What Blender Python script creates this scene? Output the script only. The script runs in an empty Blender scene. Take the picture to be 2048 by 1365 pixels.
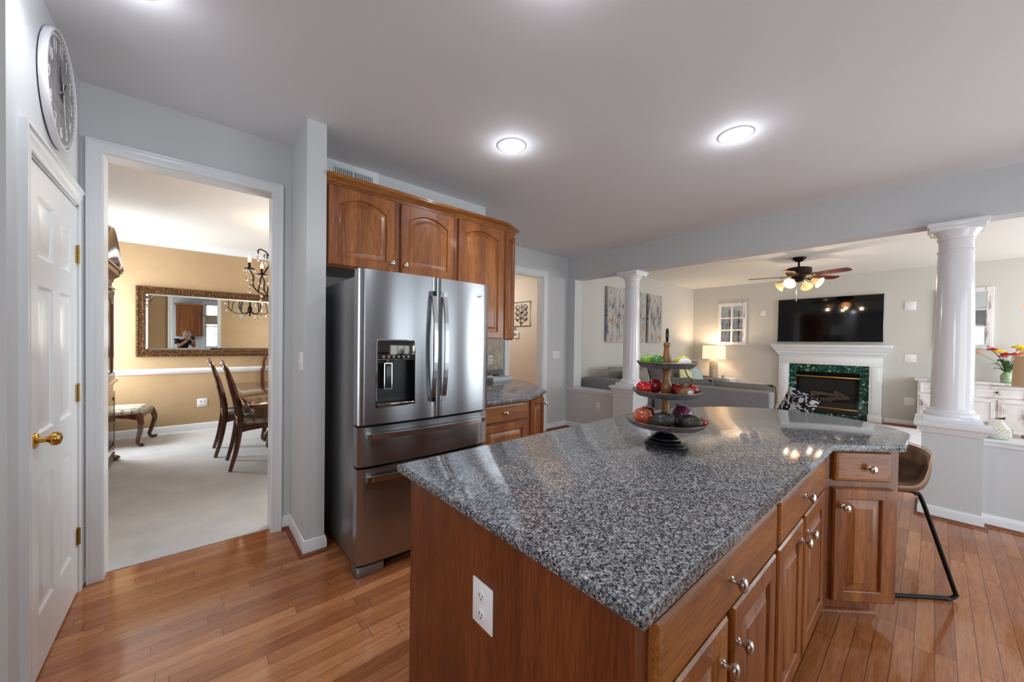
import bpy, bmesh, math, random
from mathutils import Vector, Matrix
random.seed(7)
C = bpy.context.scene
COL = C.collection
PI = math.pi

# ------------------------------------------------------------------ camera
def make_camera():
    yaw, pit, rol = 0.85869, -0.01271, 0.01367
    F = Vector((math.cos(yaw) * math.cos(pit), math.sin(yaw) * math.cos(pit), math.sin(pit)))
    r = Vector((math.sin(yaw), -math.cos(yaw), 0))
    u = r.cross(F)
    R = math.cos(rol) * r + math.sin(rol) * u
    U = -math.sin(rol) * r + math.cos(rol) * u
    cd = bpy.data.cameras.new('camera')
    cd.sensor_width = 36
    cd.lens = 732.195 * 36 / 2048
    cd.shift_x = (1024 - 1020.928) / 2048
    cd.shift_y = (693.952 - 682.5) / 2048
    cd.clip_start = 0.05
    co = bpy.data.objects.new('camera', cd)
    COL.objects.link(co)
    m = Matrix((R, U, -F)).transposed().to_4x4()
    m.translation = (0, 0, 1.38)
    co.matrix_world = m
    C.camera = co
make_camera()

# ------------------------------------------------------------------ world, view, large lights
C.view_settings.view_transform = 'Standard'
C.view_settings.look = 'None'
C.view_settings.gamma = 1
C.view_settings.use_curve_mapping = False
C.view_settings.exposure = 0.58
w = bpy.data.worlds.new('sky')
C.world = w
w.use_nodes = True
_bg = w.node_tree.nodes['Background']
_sky = w.node_tree.nodes.new('ShaderNodeTexSky')
_sky.sky_type = 'HOSEK_WILKIE'
_sky.turbidity = 4
_sky.sun_direction = (-0.6, 0.5, 0.62)
w.node_tree.links.new(_sky.outputs[0], _bg.inputs[0])
_bg.inputs[1].default_value = 1.2

def area(name, loc, direction, sx, sy, power, color=(1, 1, 1), spread=None):
    l = bpy.data.lights.new(name, 'AREA')
    l.shape = 'RECTANGLE'
    l.size, l.size_y = sx, sy
    l.energy = power
    l.color = color
    if spread: l.spread = spread
    o = bpy.data.objects.new(name, l)
    COL.objects.link(o)
    o.location = loc
    o.rotation_euler = Vector(direction).to_track_quat('-Z', 'Y').to_euler()
    return o
DAY = (0.90, 0.96, 1.0)
area('daylight_kitchen_window', (0.525, -1.80, 1.80), (0, 1, 0), 0.50, 1.4, 7, (.86, 1, .92))
area('fill_patio_opening', (3.1, -1.82, 1.07), (0, 1, 0), 2.3, 2.0, 30, DAY)  # ambient fill panel in the added patio opening
area('fill_kitchen_side', (-1.74, -0.6, 1.5), (1, 0.0, 0), 1.0, 1.3, 26, DAY)  # added ambient fill from the left, behind an invented side window
area('daylight_living_window', (6.4, -2.80, 1.5), (0, 1, 0), 1.5, 1.5, 44, DAY)
area('daylight_living_window', (8.4, -2.80, 1.5), (0, 1, 0), 1.5, 1.5, 44, DAY)
area('daylight_dining_window', (-1.29, 6.75, 1.5), (1, -0.25, 0), 0.66, 1.5, 44, DAY)
area('fill_dining_front', (2.10, 4.6, 1.5), (-1, 0, 0), 1.6, 1.4, 36, (1, .98, .95))  # extra fill for the dining room, set at a made-up window

# ------------------------------------------------------------------ materials
def lin(c):
    if isinstance(c, str):
        c = c.lstrip('#')
        c = [int(c[i:i + 2], 16) / 255 for i in (0, 2, 4)]
    else:
        c = [x / 255 for x in c]
    return tuple(x / 12.92 if x <= .04045 else ((x + .055) / 1.055) ** 2.4 for x in c) + (1,)

class NT:
    def __init__(s, name):
        s.m = bpy.data.materials.new(name)
        s.m.use_nodes = True
        s.t = s.m.node_tree
        s.n = s.t.nodes
        s.b = s.n['Principled BSDF']
    def new(s, typ, **kw):
        n = s.n.new(typ)
        for k, v in kw.items():
            if k.startswith('_'): setattr(n, k[1:], v)
            else: n.inputs[k.replace('__', ' ')].default_value = v
        return n
    def link(s, a, b): s.t.links.new(a, b)
    def coords(s, scale=(1, 1, 1), rot=(0, 0, 0), loc=(0, 0, 0), out='Object'):
        tc = s.n.new('ShaderNodeTexCoord')
        mp = s.n.new('ShaderNodeMapping')
        mp.inputs['Scale'].default_value = scale
        mp.inputs['Rotation'].default_value = rot
        mp.inputs['Location'].default_value = loc
        s.link(tc.outputs[out], mp.inputs[0])
        return mp.outputs[0]
    def noise(s, vec, scale, detail=3, rough=.55, dist=0):
        n = s.new('ShaderNodeTexNoise', Scale=scale, Detail=detail, Roughness=rough, Distortion=dist)
        s.link(vec, n.inputs['Vector'])
        return n.outputs[0]
    def ramp(s, fac, stops, mode='LINEAR'):
        r = s.n.new('ShaderNodeValToRGB')
        r.color_ramp.interpolation = mode
        e = r.color_ramp.elements
        while len(e) < len(stops): e.new(.5)
        for i, (p, c) in enumerate(stops):
            e[i].position = p
            e[i].color = c if len(c) == 4 else lin(c)
        s.link(fac, r.inputs[0])
        return r.outputs[0]
    def mix(s, fac, a, b, mode='MIX'):
        n = s.n.new('ShaderNodeMix')
        n.data_type = 'RGBA'
        n.blend_type = mode
        for v, i in ((fac, 0), (a, 6), (b, 7)):
            if hasattr(v, 'is_linked'): s.link(v, n.inputs[i])
            else: n.inputs[i].default_value = v
        return n.outputs[2]
    def bump(s, h, strength=.2, dist=.002):
        b = s.new('ShaderNodeBump', Strength=strength, Distance=dist)
        s.link(h, b.inputs['Height'])
        s.link(b.outputs[0], s.b.inputs['Normal'])
    def set(s, color=None, rough=None, metal=None, coat=None, spec=None):
        B = s.b.inputs
        if color is not None:
            if hasattr(color, 'is_linked'): s.link(color, B['Base Color'])
            else: B['Base Color'].default_value = color if not isinstance(color, str) else lin(color)
        if rough is not None:
            if hasattr(rough, 'is_linked'): s.link(rough, B['Roughness'])
            else: B['Roughness'].default_value = rough
        if metal is not None: B['Metallic'].default_value = metal
        if coat is not None:
            B['Coat Weight'].default_value = coat
            B['Coat Roughness'].default_value = .08
        if spec is not None: B['Specular IOR Level'].default_value = spec
        return s.m

def plain(name, color, rough=.5, metal=0, coat=None, spec=None, bump=0, bscale=300):
    n = NT(name)
    m = n.set(lin(color), rough, metal, coat, spec)
    if bump:
        n.bump(n.noise(n.coords(), bscale, 2), bump, .001)
    return m

def mottled(name, c1, c2, scale=40, rough=.5, bump=.1, stretch=(1, 1, 1), detail=4, metal=0, lo=.35, hi=.65, coat=None):
    n = NT(name)
    f = n.noise(n.coords(stretch), scale, detail)
    m = n.set(n.ramp(f, [(lo, c1), (hi, c2)]), rough, metal, coat)
    if bump: n.bump(f, bump, .001)
    return m

def wood(name, dark, mid, light, axis='z', rough=.34, coat=.18, s=1.0, contrast=.5):
    n = NT(name)
    st = {'z': (9, 9, .8), 'x': (.8, 9, 9), 'y': (9, .8, 9)}[axis]
    v = n.coords(tuple(a * s for a in st))
    big = n.noise(v, 1.0, 3, .5, 1.2)
    fine = n.noise(n.coords(tuple(a * s * 14 for a in st)), 1.0, 3, .6)
    col = n.ramp(big, [(.28, dark), (.5, mid), (.74, light)])
    pores = n.ramp(fine, [(.38, (150, 130, 120)), (.56, (255, 255, 255))])
    col = n.mix(contrast, col, n.mix(1.0, col, pores, 'MULTIPLY'))
    m = n.set(col, rough, 0, coat)
    n.bump(fine, .05, .0005)
    return m

def emit(name, color, strength):
    n = NT(name)
    n.set(lin(color), .4)
    n.b.inputs['Emission Color'].default_value = lin(color)
    n.b.inputs['Emission Strength'].default_value = strength
    return n.m

def glass(name, color='#ffffff', rough=0.0, ior=1.45):
    n = NT(name)
    m = n.set(lin(color), rough)
    n.b.inputs['Transmission Weight'].default_value = 1
    n.b.inputs['IOR'].default_value = ior
    return m

M = {}
M['wall'] = plain('wall_paint', (206, 209, 211), .55, bump=.03, bscale=400)
M['ceiling'] = plain('ceiling_paint', (229, 229, 233), .8, bump=.03, bscale=300)
M['ceiling_white'] = plain('white_ceiling_paint', (232, 231, 228), .8)
M['living_wall'] = plain('greige_wall_paint', (203, 202, 197), .6)
M['hall_wall'] = plain('beige_wall_paint', (214, 200, 184), .6)
M['tan_wall'] = mottled('tan_wall_paint', (180, 152, 116), (187, 159, 122), 3, .6, 0)
M['trim'] = plain('white_trim_paint', (232, 236, 240), .25)
M['white_gloss'] = plain('white_gloss_paint', (236, 236, 240), .15, coat=.3)
M['plate'] = plain('white_plastic', (238, 238, 238), .35)
M['slot'] = plain('dark_slot', (60, 58, 56), .6)
M['black'] = plain('black_plastic', (14, 14, 15), .35)
M['black_gloss'] = plain('black_gloss', (6, 6, 7), .06)
M['black_metal'] = plain('black_metal', (22, 21, 21), .42, .6)
M['brass'] = plain('polished_brass', (214, 170, 84), .16, 1)
M['antique_brass'] = plain('antique_brass', (196, 172, 118), .3, 1)
M['nickel'] = plain('satin_nickel', (205, 203, 200), .24, 1)
M['chrome'] = plain('chrome', (220, 220, 222), .08, 1)
M['mirror'] = plain('mirror_glass', (236, 240, 238), .01, 1)
M['cherry'] = wood('cherry_wood', (116, 61, 24), (148, 84, 35), (175, 109, 47))
M['cherry_x'] = wood('cherry_wood_across', (134, 76, 33), (163, 100, 44), (188, 124, 60), 'x')
M['cherry_dark'] = wood('cherry_frame', (110, 58, 28), (132, 74, 36), (150, 90, 44))
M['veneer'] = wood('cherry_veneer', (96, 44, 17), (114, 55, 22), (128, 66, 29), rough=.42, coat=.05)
M['shoe'] = wood('stained_shoe_moulding', (112, 58, 32), (130, 70, 40), (150, 84, 50), 'x')
M['mahogany'] = wood('dark_mahogany', (56, 27, 19), (84, 44, 30), (112, 63, 44), rough=.22, coat=.5)
M['mahogany_x'] = wood('dark_mahogany_top', (62, 34, 22), (92, 54, 34), (120, 74, 46), 'y', rough=.12, coat=.6)
M['fan_wood'] = wood('fan_blade_wood', (72, 30, 16), (104, 48, 26), (130, 66, 38), 'x', rough=.25, coat=.4)
M['turned_wood'] = wood('honey_turned_wood', (120, 74, 34), (160, 108, 58), (186, 134, 80), rough=.35)
M['green_case'] = plain('dark_green_case', (20, 50, 40), .4)

def granite():
    n = NT('speckled_granite')
    v = n.coords()
    vo = n.new('ShaderNodeTexVoronoi', Scale=250, Randomness=1.0)
    d = n.noise(v, 60, 2)
    add = n.n.new('ShaderNodeVectorMath'); add.operation = 'MULTIPLY_ADD'
    add.inputs[1].default_value = (.012, .012, .012)
    cmb = n.n.new('ShaderNodeTexNoise'); cmb.inputs['Scale'].default_value = 150
    n.link(v, cmb.inputs['Vector'])
    n.link(cmb.outputs['Color'], add.inputs[0]); n.link(v, add.inputs[2])
    n.link(add.outputs[0], vo.inputs['Vector'])
    sep = n.n.new('ShaderNodeSeparateColor'); n.link(vo.outputs['Color'], sep.inputs[0])
    cloud = n.noise(v, 62, 3)
    mth = n.n.new('ShaderNodeMath'); mth.operation = 'MULTIPLY_ADD'
    mth.inputs[1].default_value = .62
    n.link(cloud, mth.inputs[0])
    ms = n.n.new('ShaderNodeMath'); ms.operation = 'MULTIPLY_ADD'; ms.inputs[1].default_value = .75; ms.inputs[2].default_value = -.19
    n.link(sep.outputs[0], ms.inputs[0])
    n.link(ms.outputs[0], mth.inputs[2])
    base = n.ramp(mth.outputs[0], [(0.13, (30, 32, 36)), (.25, (50, 52, 58)), (.42, (90, 91, 95)), (.58, (121, 121, 125)), (.82, (172, 172, 175))])
    brown = n.noise(v, 50, 2)
    base = n.mix(n.ramp(brown, [(.60, (0, 0, 0, 1)), (.72, (.4, .4, .4, 1))]), base, lin((140, 122, 104)))
    m = n.set(base, .08, 0)
    n.b.inputs['Specular IOR Level'].default_value = .21
    return m
M['granite'] = granite()

def planks():
    n = NT('oak_strip_floor')
    v0 = n.coords(loc=(50, 50, 0))
    # every row of strips starts at its own place
    sp = n.n.new('ShaderNodeSeparateXYZ'); n.link(v0, sp.inputs[0])
    rw = n.n.new('ShaderNodeMath'); rw.operation = 'DIVIDE'; rw.inputs[1].default_value = .0635
    n.link(sp.outputs[1], rw.inputs[0])
    fl = n.n.new('ShaderNodeMath'); fl.operation = 'FLOOR'; n.link(rw.outputs[0], fl.inputs[0])
    wn = n.n.new('ShaderNodeTexWhiteNoise'); wn.noise_dimensions = '1D'; n.link(fl.outputs[0], wn.inputs['W'])
    sh = n.n.new('ShaderNodeMath'); sh.operation = 'MULTIPLY_ADD'; sh.inputs[1].default_value = 2.9
    n.link(wn.outputs[0], sh.inputs[0]); n.link(sp.outputs[0], sh.inputs[2])
    cb = n.n.new('ShaderNodeCombineXYZ'); n.link(sh.outputs[0], cb.inputs[0]); n.link(sp.outputs[1], cb.inputs[1])
    v = cb.outputs[0]
    br = n.new('ShaderNodeTexBrick', Scale=1.0)
    br.inputs['Color1'].default_value = (0, 0, 0, 1)
    br.inputs['Color2'].default_value = (1, 1, 1, 1)
    br.inputs['Mortar'].default_value = (.5, .5, .5, 1)
    br.inputs['Mortar Size'].default_value = .0011
    br.inputs['Mortar Smooth'].default_value = .1
    br.inputs['Brick Width'].default_value = .72
    br.inputs['Row Height'].default_value = .0635
    br.offset = 0; br.squash = 1.0
    n.link(v, br.inputs['Vector'])
    sep = n.n.new('ShaderNodeSeparateColor'); n.link(br.outputs['Color'], sep.inputs[0])
    # the grain shifts from board to board
    off = n.n.new('ShaderNodeCombineXYZ')
    mu = n.n.new('ShaderNodeMath'); mu.operation = 'MULTIPLY'; mu.inputs[1].default_value = 37
    n.link(sep.outputs[0], mu.inputs[0]); n.link(mu.outputs[0], off.inputs[2])
    va = n.n.new('ShaderNodeVectorMath'); va.operation = 'ADD'
    n.link(v, va.inputs[0]); n.link(off.outputs[0], va.inputs[1])
    mp = n.n.new('ShaderNodeMapping'); mp.inputs['Scale'].default_value = (3.2, 46, 4)
    n.link(va.outputs[0], mp.inputs[0])
    g = n.noise(mp.outputs[0], 1.0, 4, .6, 1.6)
    mp2 = n.n.new('ShaderNodeMapping'); mp2.inputs['Scale'].default_value = (14, 330, 4)
    n.link(va.outputs[0], mp2.inputs[0])
    fine = n.noise(mp2.outputs[0], 1.0, 3, .6)
    tone = n.ramp(sep.outputs[0], [(0, (162, 101, 62)), (.5, (184, 120, 77)), (1, (202, 141, 96))])
    grain = n.ramp(g, [(.3, (224, 212, 202)), (.6, (255, 255, 255))])
    col = n.mix(1.0, tone, grain, 'MULTIPLY')
    col = n.mix(.40, col, n.mix(1.0, col, n.ramp(fine, [(.35, (176, 156, 144)), (.6, (255, 255, 255))]), 'MULTIPLY'))
    seam = n.ramp(br.outputs['Fac'], [(0, (0, 0, 0, 1)), (1, (1, 1, 1, 1))])
    col = n.mix(seam, col, lin((66, 36, 22)))
    m = n.set(col, .10, 0)
    n.b.inputs['Specular IOR Level'].default_value = .55
    bw = n.n.new('ShaderNodeMath'); bw.operation = 'MULTIPLY_ADD'; bw.inputs[1].default_value = -1.0
    n.link(br.outputs['Fac'], bw.inputs[0]); n.link(n.noise(n.coords((6, 60, 1)), 1, 2), bw.inputs[2])
    n.bump(bw.outputs[0], .10, .0012)
    return m
M['planks'] = planks()

def carpet(name, c1, c2, scale=260):
    n = NT(name)
    v = n.coords()
    f = n.noise(v, scale, 3, .7)
    big = n.noise(v, 3.5, 3)
    col = n.ramp(f, [(.3, c1), (.7, c2)])
    col = n.mix(.35, col, n.ramp(big, [(.35, c1), (.65, c2)]))
    m = n.set(col, .95, spec=.1)
    n.bump(f, .8, .006)
    return m
M['carpet'] = carpet('pale_carpet', (206, 208, 212), (236, 236, 236))
M['shag'] = carpet('white_shag', (206, 206, 208), (240, 240, 240), 60)

def steel(name, rough=.22, base=(166, 169, 174), aniso=.94):
    n = NT(name)
    v = n.coords((1.5, 1.5, 900))
    f = n.noise(v, 1, 2)
    mr = n.n.new('ShaderNodeMapRange')
    mr.inputs['To Min'].default_value = rough - .05; mr.inputs['To Max'].default_value = rough + .07
    n.link(f, mr.inputs[0])
    m = n.set(lin(base), mr.outputs[0], 1)
    n.b.inputs['Anisotropic'].default_value = aniso
    n.b.inputs['Anisotropic Rotation'].default_value = 0.25
    tg = n.n.new('ShaderNodeTangent'); tg.direction_type = 'RADIAL'; tg.axis = 'Z'
    n.link(tg.outputs[0], n.b.inputs['Tangent'])
    return m
M['steel'] = steel('brushed_stainless')
M['steel_side'] = plain('grey_painted_steel', (150, 152, 156), .32, .85)
M['steel_bar'] = steel('brushed_handle', .20, (214, 215, 217), .4)

def fabric(name, c1, c2, scale=420, bump=.4):
    n = NT(name)
    f = n.noise(n.coords(), scale, 2, .7)
    m = n.set(n.ramp(f, [(.3, c1), (.7, c2)]), .92, spec=.15)
    n.bump(f, bump, .002)
    return m
M['sofa'] = fabric('grey_upholstery', (134, 134, 136), (164, 164, 166))
M['cushion'] = fabric('grey_cushion_cloth', (122, 119, 114), (150, 147, 141))
M['dark_cushion'] = fabric('charcoal_cloth', (74, 72, 72), (98, 96, 95))
M['yellow_cloth'] = fabric('pale_yellow_cloth', (205, 200, 150), (222, 216, 172))
M['teal_cloth'] = fabric('pale_teal_cloth', (160, 176, 174), (186, 198, 196))
M['shade'] = None

def distressed(name):
    n = NT(name)
    v = n.coords((2.2, 2.2, 7))
    f = n.noise(n.coords((14, 5, 3)), 1, 5, .65)
    col = n.ramp(f, [(.30, (118, 84, 74)), (.38, (190, 178, 176)), (.47, (226, 224, 226)), (.8, (240, 240, 241))])
    m = n.set(col, .5)
    n.bump(f, .15, .002)
    return m
M['distressed'] = distressed('distressed_white_paint')

def patterned(name, base, line, scale):
    n = NT(name)
    v = n.coords((1, 1, 1), (0, 0, PI / 4))
    vo = n.new('ShaderNodeTexVoronoi', Scale=scale, Randomness=.15, _feature='DISTANCE_TO_EDGE')
    n.link(v, vo.inputs['Vector'])
    col = n.ramp(vo.outputs[0], [(.04, line), (.08, base)])
    m = n.set(col, .9, spec=.1)
    n.bump(n.noise(n.coords(), 400, 2), .2, .001)
    return m
M['trellis'] = patterned('trellis_upholstery', (188, 178, 162), (120, 110, 98), 16)

def damask(name):
    n = NT(name)
    f = n.noise(n.coords(), 9, 2, .5, 2.5)
    m = n.set(n.ramp(f, [(.46, (24, 26, 38)), (.5, (216, 216, 220))], 'CONSTANT'), .9)
    return m
M['damask'] = damask('navy_and_white_print')

def abstract(name, seed):
    n = NT(name)
    v = n.coords((3.2, 1, .8), loc=(seed * 3.7, seed * 1.3, seed * 2.1))
    a = n.noise(v, 3.4, 8, .74, 1.4)
    vz = n.coords((16, 1, 3.4), loc=(seed * 1.7, 0, seed))
    b = n.noise(vz, 1.3, 7, .72, .8)
    col = n.ramp(a, [(.30, (46, 58, 74)), (.40, (112, 126, 138)), (.47, (178, 174, 170)), (.56, (192, 190, 190)), (.64, (150, 150, 158)), (.74, (214, 208, 200))])
    warm = n.ramp(n.noise(n.coords((5, 1, 3), loc=(seed, 0, seed * 5)), 1.4, 4, .6), [(.56, (0, 0, 0, 1)), (.64, (.9, .9, .9, 1))])
    col = n.mix(warm, col, lin((176, 124, 74)))
    dk = n.ramp(b, [(.40, (1, 1, 1, 1)), (.50, (0, 0, 0, 1))])
    # the dark strokes gather in the middle band of the canvas
    sx = n.n.new('ShaderNodeSeparateXYZ')
    tc = n.n.new('ShaderNodeTexCoord'); n.link(tc.outputs['Generated'], sx.inputs[0])
    band = n.ramp(sx.outputs[2], [(.22, (0, 0, 0, 1)), (.34, (1, 1, 1, 1)), (.66, (1, 1, 1, 1)), (.85, (0, 0, 0, 1))])
    col = n.mix(n.mix(1.0, dk, band, 'MULTIPLY'), col, lin((44, 62, 80)))
    m = n.set(col, .5)
    n.bump(a, .3, .003)
    return m

def green_marble():
    n = NT('green_marble')
    v = n.coords()
    vo = n.new('ShaderNodeTexVoronoi', Scale=26)
    n.link(n.mix(.06, v, n.noise(v, 20, 2)), vo.inputs['Vector'])
    sep = n.n.new('ShaderNodeSeparateColor'); n.link(vo.outputs['Color'], sep.inputs[0])
    col = n.ramp(sep.outputs[0], [(0, (14, 44, 36)), (.5, (30, 74, 60)), (.8, (58, 102, 86)), (.93, (150, 180, 168))])
    return n.set(col, .1)
M['green_marble'] = green_marble()

def tile():
    n = NT('stone_tile')
    br = n.new('ShaderNodeTexBrick', Scale=1.0)
    br.offset = 0
    br.inputs['Brick Width'].default_value = .15; br.inputs['Row Height'].default_value = .15
    br.inputs['Mortar Size'].default_value = .002
    n.link(n.coords((1, 1, 1), (PI / 2, PI / 4, 0)), br.inputs['Vector'])
    f = n.noise(n.coords(), 18, 4)
    col = n.ramp(f, [(.3, (150, 134, 112)), (.7, (196, 180, 156))])
    col = n.mix(br.outputs['Fac'], col, lin((170, 160, 144)))
    return n.set(col, .4)
M['tile'] = tile()

def leather():
    n = NT('tan_leather')
    v = n.coords()
    f = n.noise(v, 9, 4, .6, .8)
    m = n.set(n.ramp(f, [(.25, (92, 62, 44)), (.55, (124, 88, 64)), (.8, (150, 110, 82))]), .42)
    n.bump(n.noise(v, 380, 2), .12, .001)
    return m
M['leather'] = leather()
M['thread'] = plain('pale_thread', (196, 160, 124), .7)

def clock_wood():
    n = NT('grey_plank_dial')
    br = n.new('ShaderNodeTexBrick', Scale=1.0)
    br.inputs['Color1'].default_value = lin((140, 139, 141)); br.inputs['Color2'].default_value = lin((168, 166, 168))
    br.inputs['Mortar'].default_value = lin((84, 83, 85)); br.inputs['Mortar Size'].default_value = .0012
    br.inputs['Brick Width'].default_value = .5; br.inputs['Row Height'].default_value = .062
    n.link(n.coords((1, 1, 1), (0, PI / 2, 0)), br.inputs['Vector'])
    g = n.noise(n.coords((30, 5, 120)), 1, 3)
    col = n.mix(.5, br.outputs[0], n.mix(1.0, br.outputs[0], n.ramp(g, [(.35, (150, 150, 150)), (.6, (255, 255, 255))]), 'MULTIPLY'))
    return n.set(col, .5)
M['dial'] = clock_wood()

def gilt():
    n = NT('bronze_gilt_frame')
    f = n.noise(n.coords(), 55, 4, .7)
    m = n.set(n.ramp(f, [(.35, (44, 26, 14)), (.52, (92, 62, 34)), (.68, (168, 132, 84))]), .32, .5)
    n.bump(f, .7, .006)
    return m
M['gilt'] = gilt()
M['bronze'] = mottled('oiled_bronze', (30, 24, 20), (54, 42, 34), 30, .4, .1, metal=.8)
M['galv'] = mottled('galvanised_tin', (96, 99, 104), (128, 131, 136), 24, .42, .05, metal=.35)
M['copper_edge'] = plain('worn_copper_rim', (150, 112, 90), .35, .8)
M['crystal'] = glass('clear_crystal')
M['pane'] = glass('window_glass', '#f4fbf8')
M['flame'] = emit('flame_bulb_glow', (255, 186, 100), 5)
M['led'] = emit('led_panel_glow', (236, 240, 255), 9)
M['fan_shade'] = emit('frosted_amber_glass', (255, 204, 142), .40)
M['bulb'] = emit('warm_bulb_glow', (255, 222, 170), 4)
M['linen_lit'] = emit('lit_linen_shade', (250, 222, 184), .62)
M['linen'] = fabric('tan_linen_shade', (226, 194, 156), (236, 206, 170))

# ------------------------------------------------------------------ mesh helpers
def T(x=0, y=0, z=0): return Matrix.Translation((x, y, z))
def Rz(a): return Matrix.Rotation(a, 4, 'Z')
def Rx(a): return Matrix.Rotation(a, 4, 'X')
def Ry(a): return Matrix.Rotation(a, 4, 'Y')

class MB:
    """collects shapes into one mesh"""
    def __init__(s): s.bm = bmesh.new()
    def _x(s, vs, M_):
        if M_ is not None:
            for v in vs: v.co = M_ @ v.co
    def box(s, x0, x1, y0, y1, z0, z1, bev=0, seg=2, M=None):
        vs = [s.bm.verts.new((x, y, z)) for z in (z0, z1) for y in (y0, y1) for x in (x0, x1)]
        fs = [s.bm.faces.new([vs[i] for i in q]) for q in
              ((0, 2, 3, 1), (4, 5, 7, 6), (0, 1, 5, 4), (2, 6, 7, 3), (0, 4, 6, 2), (1, 3, 7, 5))]
        s._x(vs, M)
        if bev:
            es = list({e for f in fs for e in f.edges})
            bmesh.ops.bevel(s.bm, geom=es, offset=bev, segments=seg, profile=.5, affect='EDGES', clamp_overlap=True)
        return s
    def prism(s, pts, z0, z1, bev=0, seg=2, M=None, top=None):
        n = len(pts)
        a = [s.bm.verts.new((p[0], p[1], z0)) for p in pts]
        b = [s.bm.verts.new((p[0], p[1], z1)) for p in (top or pts)]
        fs = [s.bm.faces.new(a[::-1]), s.bm.faces.new(b)]
        for i in range(n):
            fs.append(s.bm.faces.new((a[i], a[(i + 1) % n], b[(i + 1) % n], b[i])))
        s._x(a + b, M)
        if bev:
            es = list(fs[0].edges) + list(fs[1].edges)
            bmesh.ops.bevel(s.bm, geom=es, offset=bev, segments=seg, profile=.5, affect='EDGES')
        return s
    def loft(s, rings, closed=True, cap=True, M=None, wrap=False):
        R = [[s.bm.verts.new(p) for p in r] for r in rings]
        n = len(R[0])
        pairs = list(zip(R, R[1:])) + ([(R[-1], R[0])] if wrap else [])
        for a, b in pairs:
            for i in range(n if closed else n - 1):
                try: s.bm.faces.new((a[i], a[(i + 1) % n], b[(i + 1) % n], b[i]))
                except ValueError: pass
        if cap and closed and not wrap:
            for r, rev in (((R[0], True), (R[-1], False)) if cap is True else ((R[-1], False),)):
                try: s.bm.faces.new(r[::-1] if rev else r)
                except ValueError: pass
        s._x([v for r in R for v in r], M)
        return s
    def lathe(s, prof, c=(0, 0, 0), n=28, M=None, cap=True):
        rings = [[(c[0] + max(r, .0002) * math.cos(2 * PI * i / n), c[1] + max(r, .0002) * math.sin(2 * PI * i / n), c[2] + z) for i in range(n)] for r, z in prof]
        return s.loft(rings, True, cap, M)
    def tube(s, pts, r, n=8, closed=False, M=None, flat=1.0):
        P = [Vector(p) for p in pts]
        rings = []
        m = len(P)
        ref = None
        for i in range(m):
            if closed: t = P[(i + 1) % m] - P[i - 1]
            else: t = P[min(i + 1, m - 1)] - P[max(i - 1, 0)]
            t.normalize()
            if ref is None:
                ref = Vector((0, 0, 1)) if abs(t.z) < .9 else Vector((1, 0, 0))
            a = ref - t * ref.dot(t)
            if a.length < 1e-5: a = t.orthogonal()
            a.normalize(); ref = a
            b = t.cross(a)
            rr = r[i] if isinstance(r, (list, tuple)) else r
            rings.append([P[i] + a * (rr * flat * math.cos(2 * PI * k / n)) + b * (rr * math.sin(2 * PI * k / n)) for k in range(n)])
        return s.loft(rings, True, not closed, M, wrap=closed)
    def ball(s, c, r, seg=16, rings=10, M=None, warp=None):
        if not isinstance(r, (tuple, list)): r = (r, r, r)
        R = []
        for j in range(rings + 1):
            th = PI * j / rings
            q = []
            for i in range(seg):
                ph = 2 * PI * i / seg
                d = Vector((max(math.sin(th), 1e-3) * math.cos(ph), max(math.sin(th), 1e-3) * math.sin(ph), -math.cos(th)))
                if warp: d = warp(d)
                q.append((c[0] + r[0] * d[0], c[1] + r[1] * d[1], c[2] + r[2] * d[2]))
            R.append(q)
        return s.loft(R, True, True, M)
    def sweep(s, prof, path, closed=False, up=(0, 0, 1), M=None):
        """profile (out, up) along a polyline with mitred corners; 'out' is to the right of the walk"""
        up = Vector(up)
        P = [Vector(p) for p in path]
        m = len(P)
        rings = []
        for i in range(m):
            if closed or 0 < i < m - 1:
                d0 = (P[i] - P[i - 1]).normalized(); d1 = (P[(i + 1) % m] - P[i]).normalized()
            else:
                d0 = d1 = (P[min(i + 1, m - 1)] - P[max(i - 1, 0)]).normalized()
            n0 = d0.cross(up).normalized(); n1 = d1.cross(up).normalized()
            nn = (n0 + n1)
            nn = nn / max(nn.dot(n0), .2) if nn.length > 1e-4 else n0
            rings.append([P[i] + nn * a + up * b for a, b in prof])
        return s.loft(rings, True, not closed, M, wrap=closed)
    def panel(s, w, h, t=.02, frame=.058, rise=0.0, raised=True, M=None, edge=.006, n=12, flat=False):
        """cabinet door in the XZ plane, x 0..w, z 0..h, face towards -Y"""
        def ring(ins, y, arch):
            x0, x1, z0, z1 = ins, w - ins, ins, h - ins
            pts = [(x0, y, z0), (x1, y, z0)]
            for i in range(n + 1):
                u = 1 - 2 * i / n
                x = x0 + (x1 - x0) * (1 - i / n)
                zz = z1 - (rise * u * u if arch else 0)
                pts.append((x, y, zz))
            return pts
        f = frame
        L = [ring(0, 0, 0), ring(0, -t + edge, 0), ring(edge, -t, 0)]
        if flat:
            L += [ring(.016, -t - .002, 0), ring(.018, -t - .002, 0)]
        else:
            L += [ring(f - .004, -t, 1), ring(f, -t + .003, 1), ring(f + .003, -t + .012, 1), ring(f + .008, -t + .012, 1)]
            if raised: L += [ring(f + .040, -t + .002, 1), ring(f + .043, -t, 1)]
        return s.loft(L, True, True, M)
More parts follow.
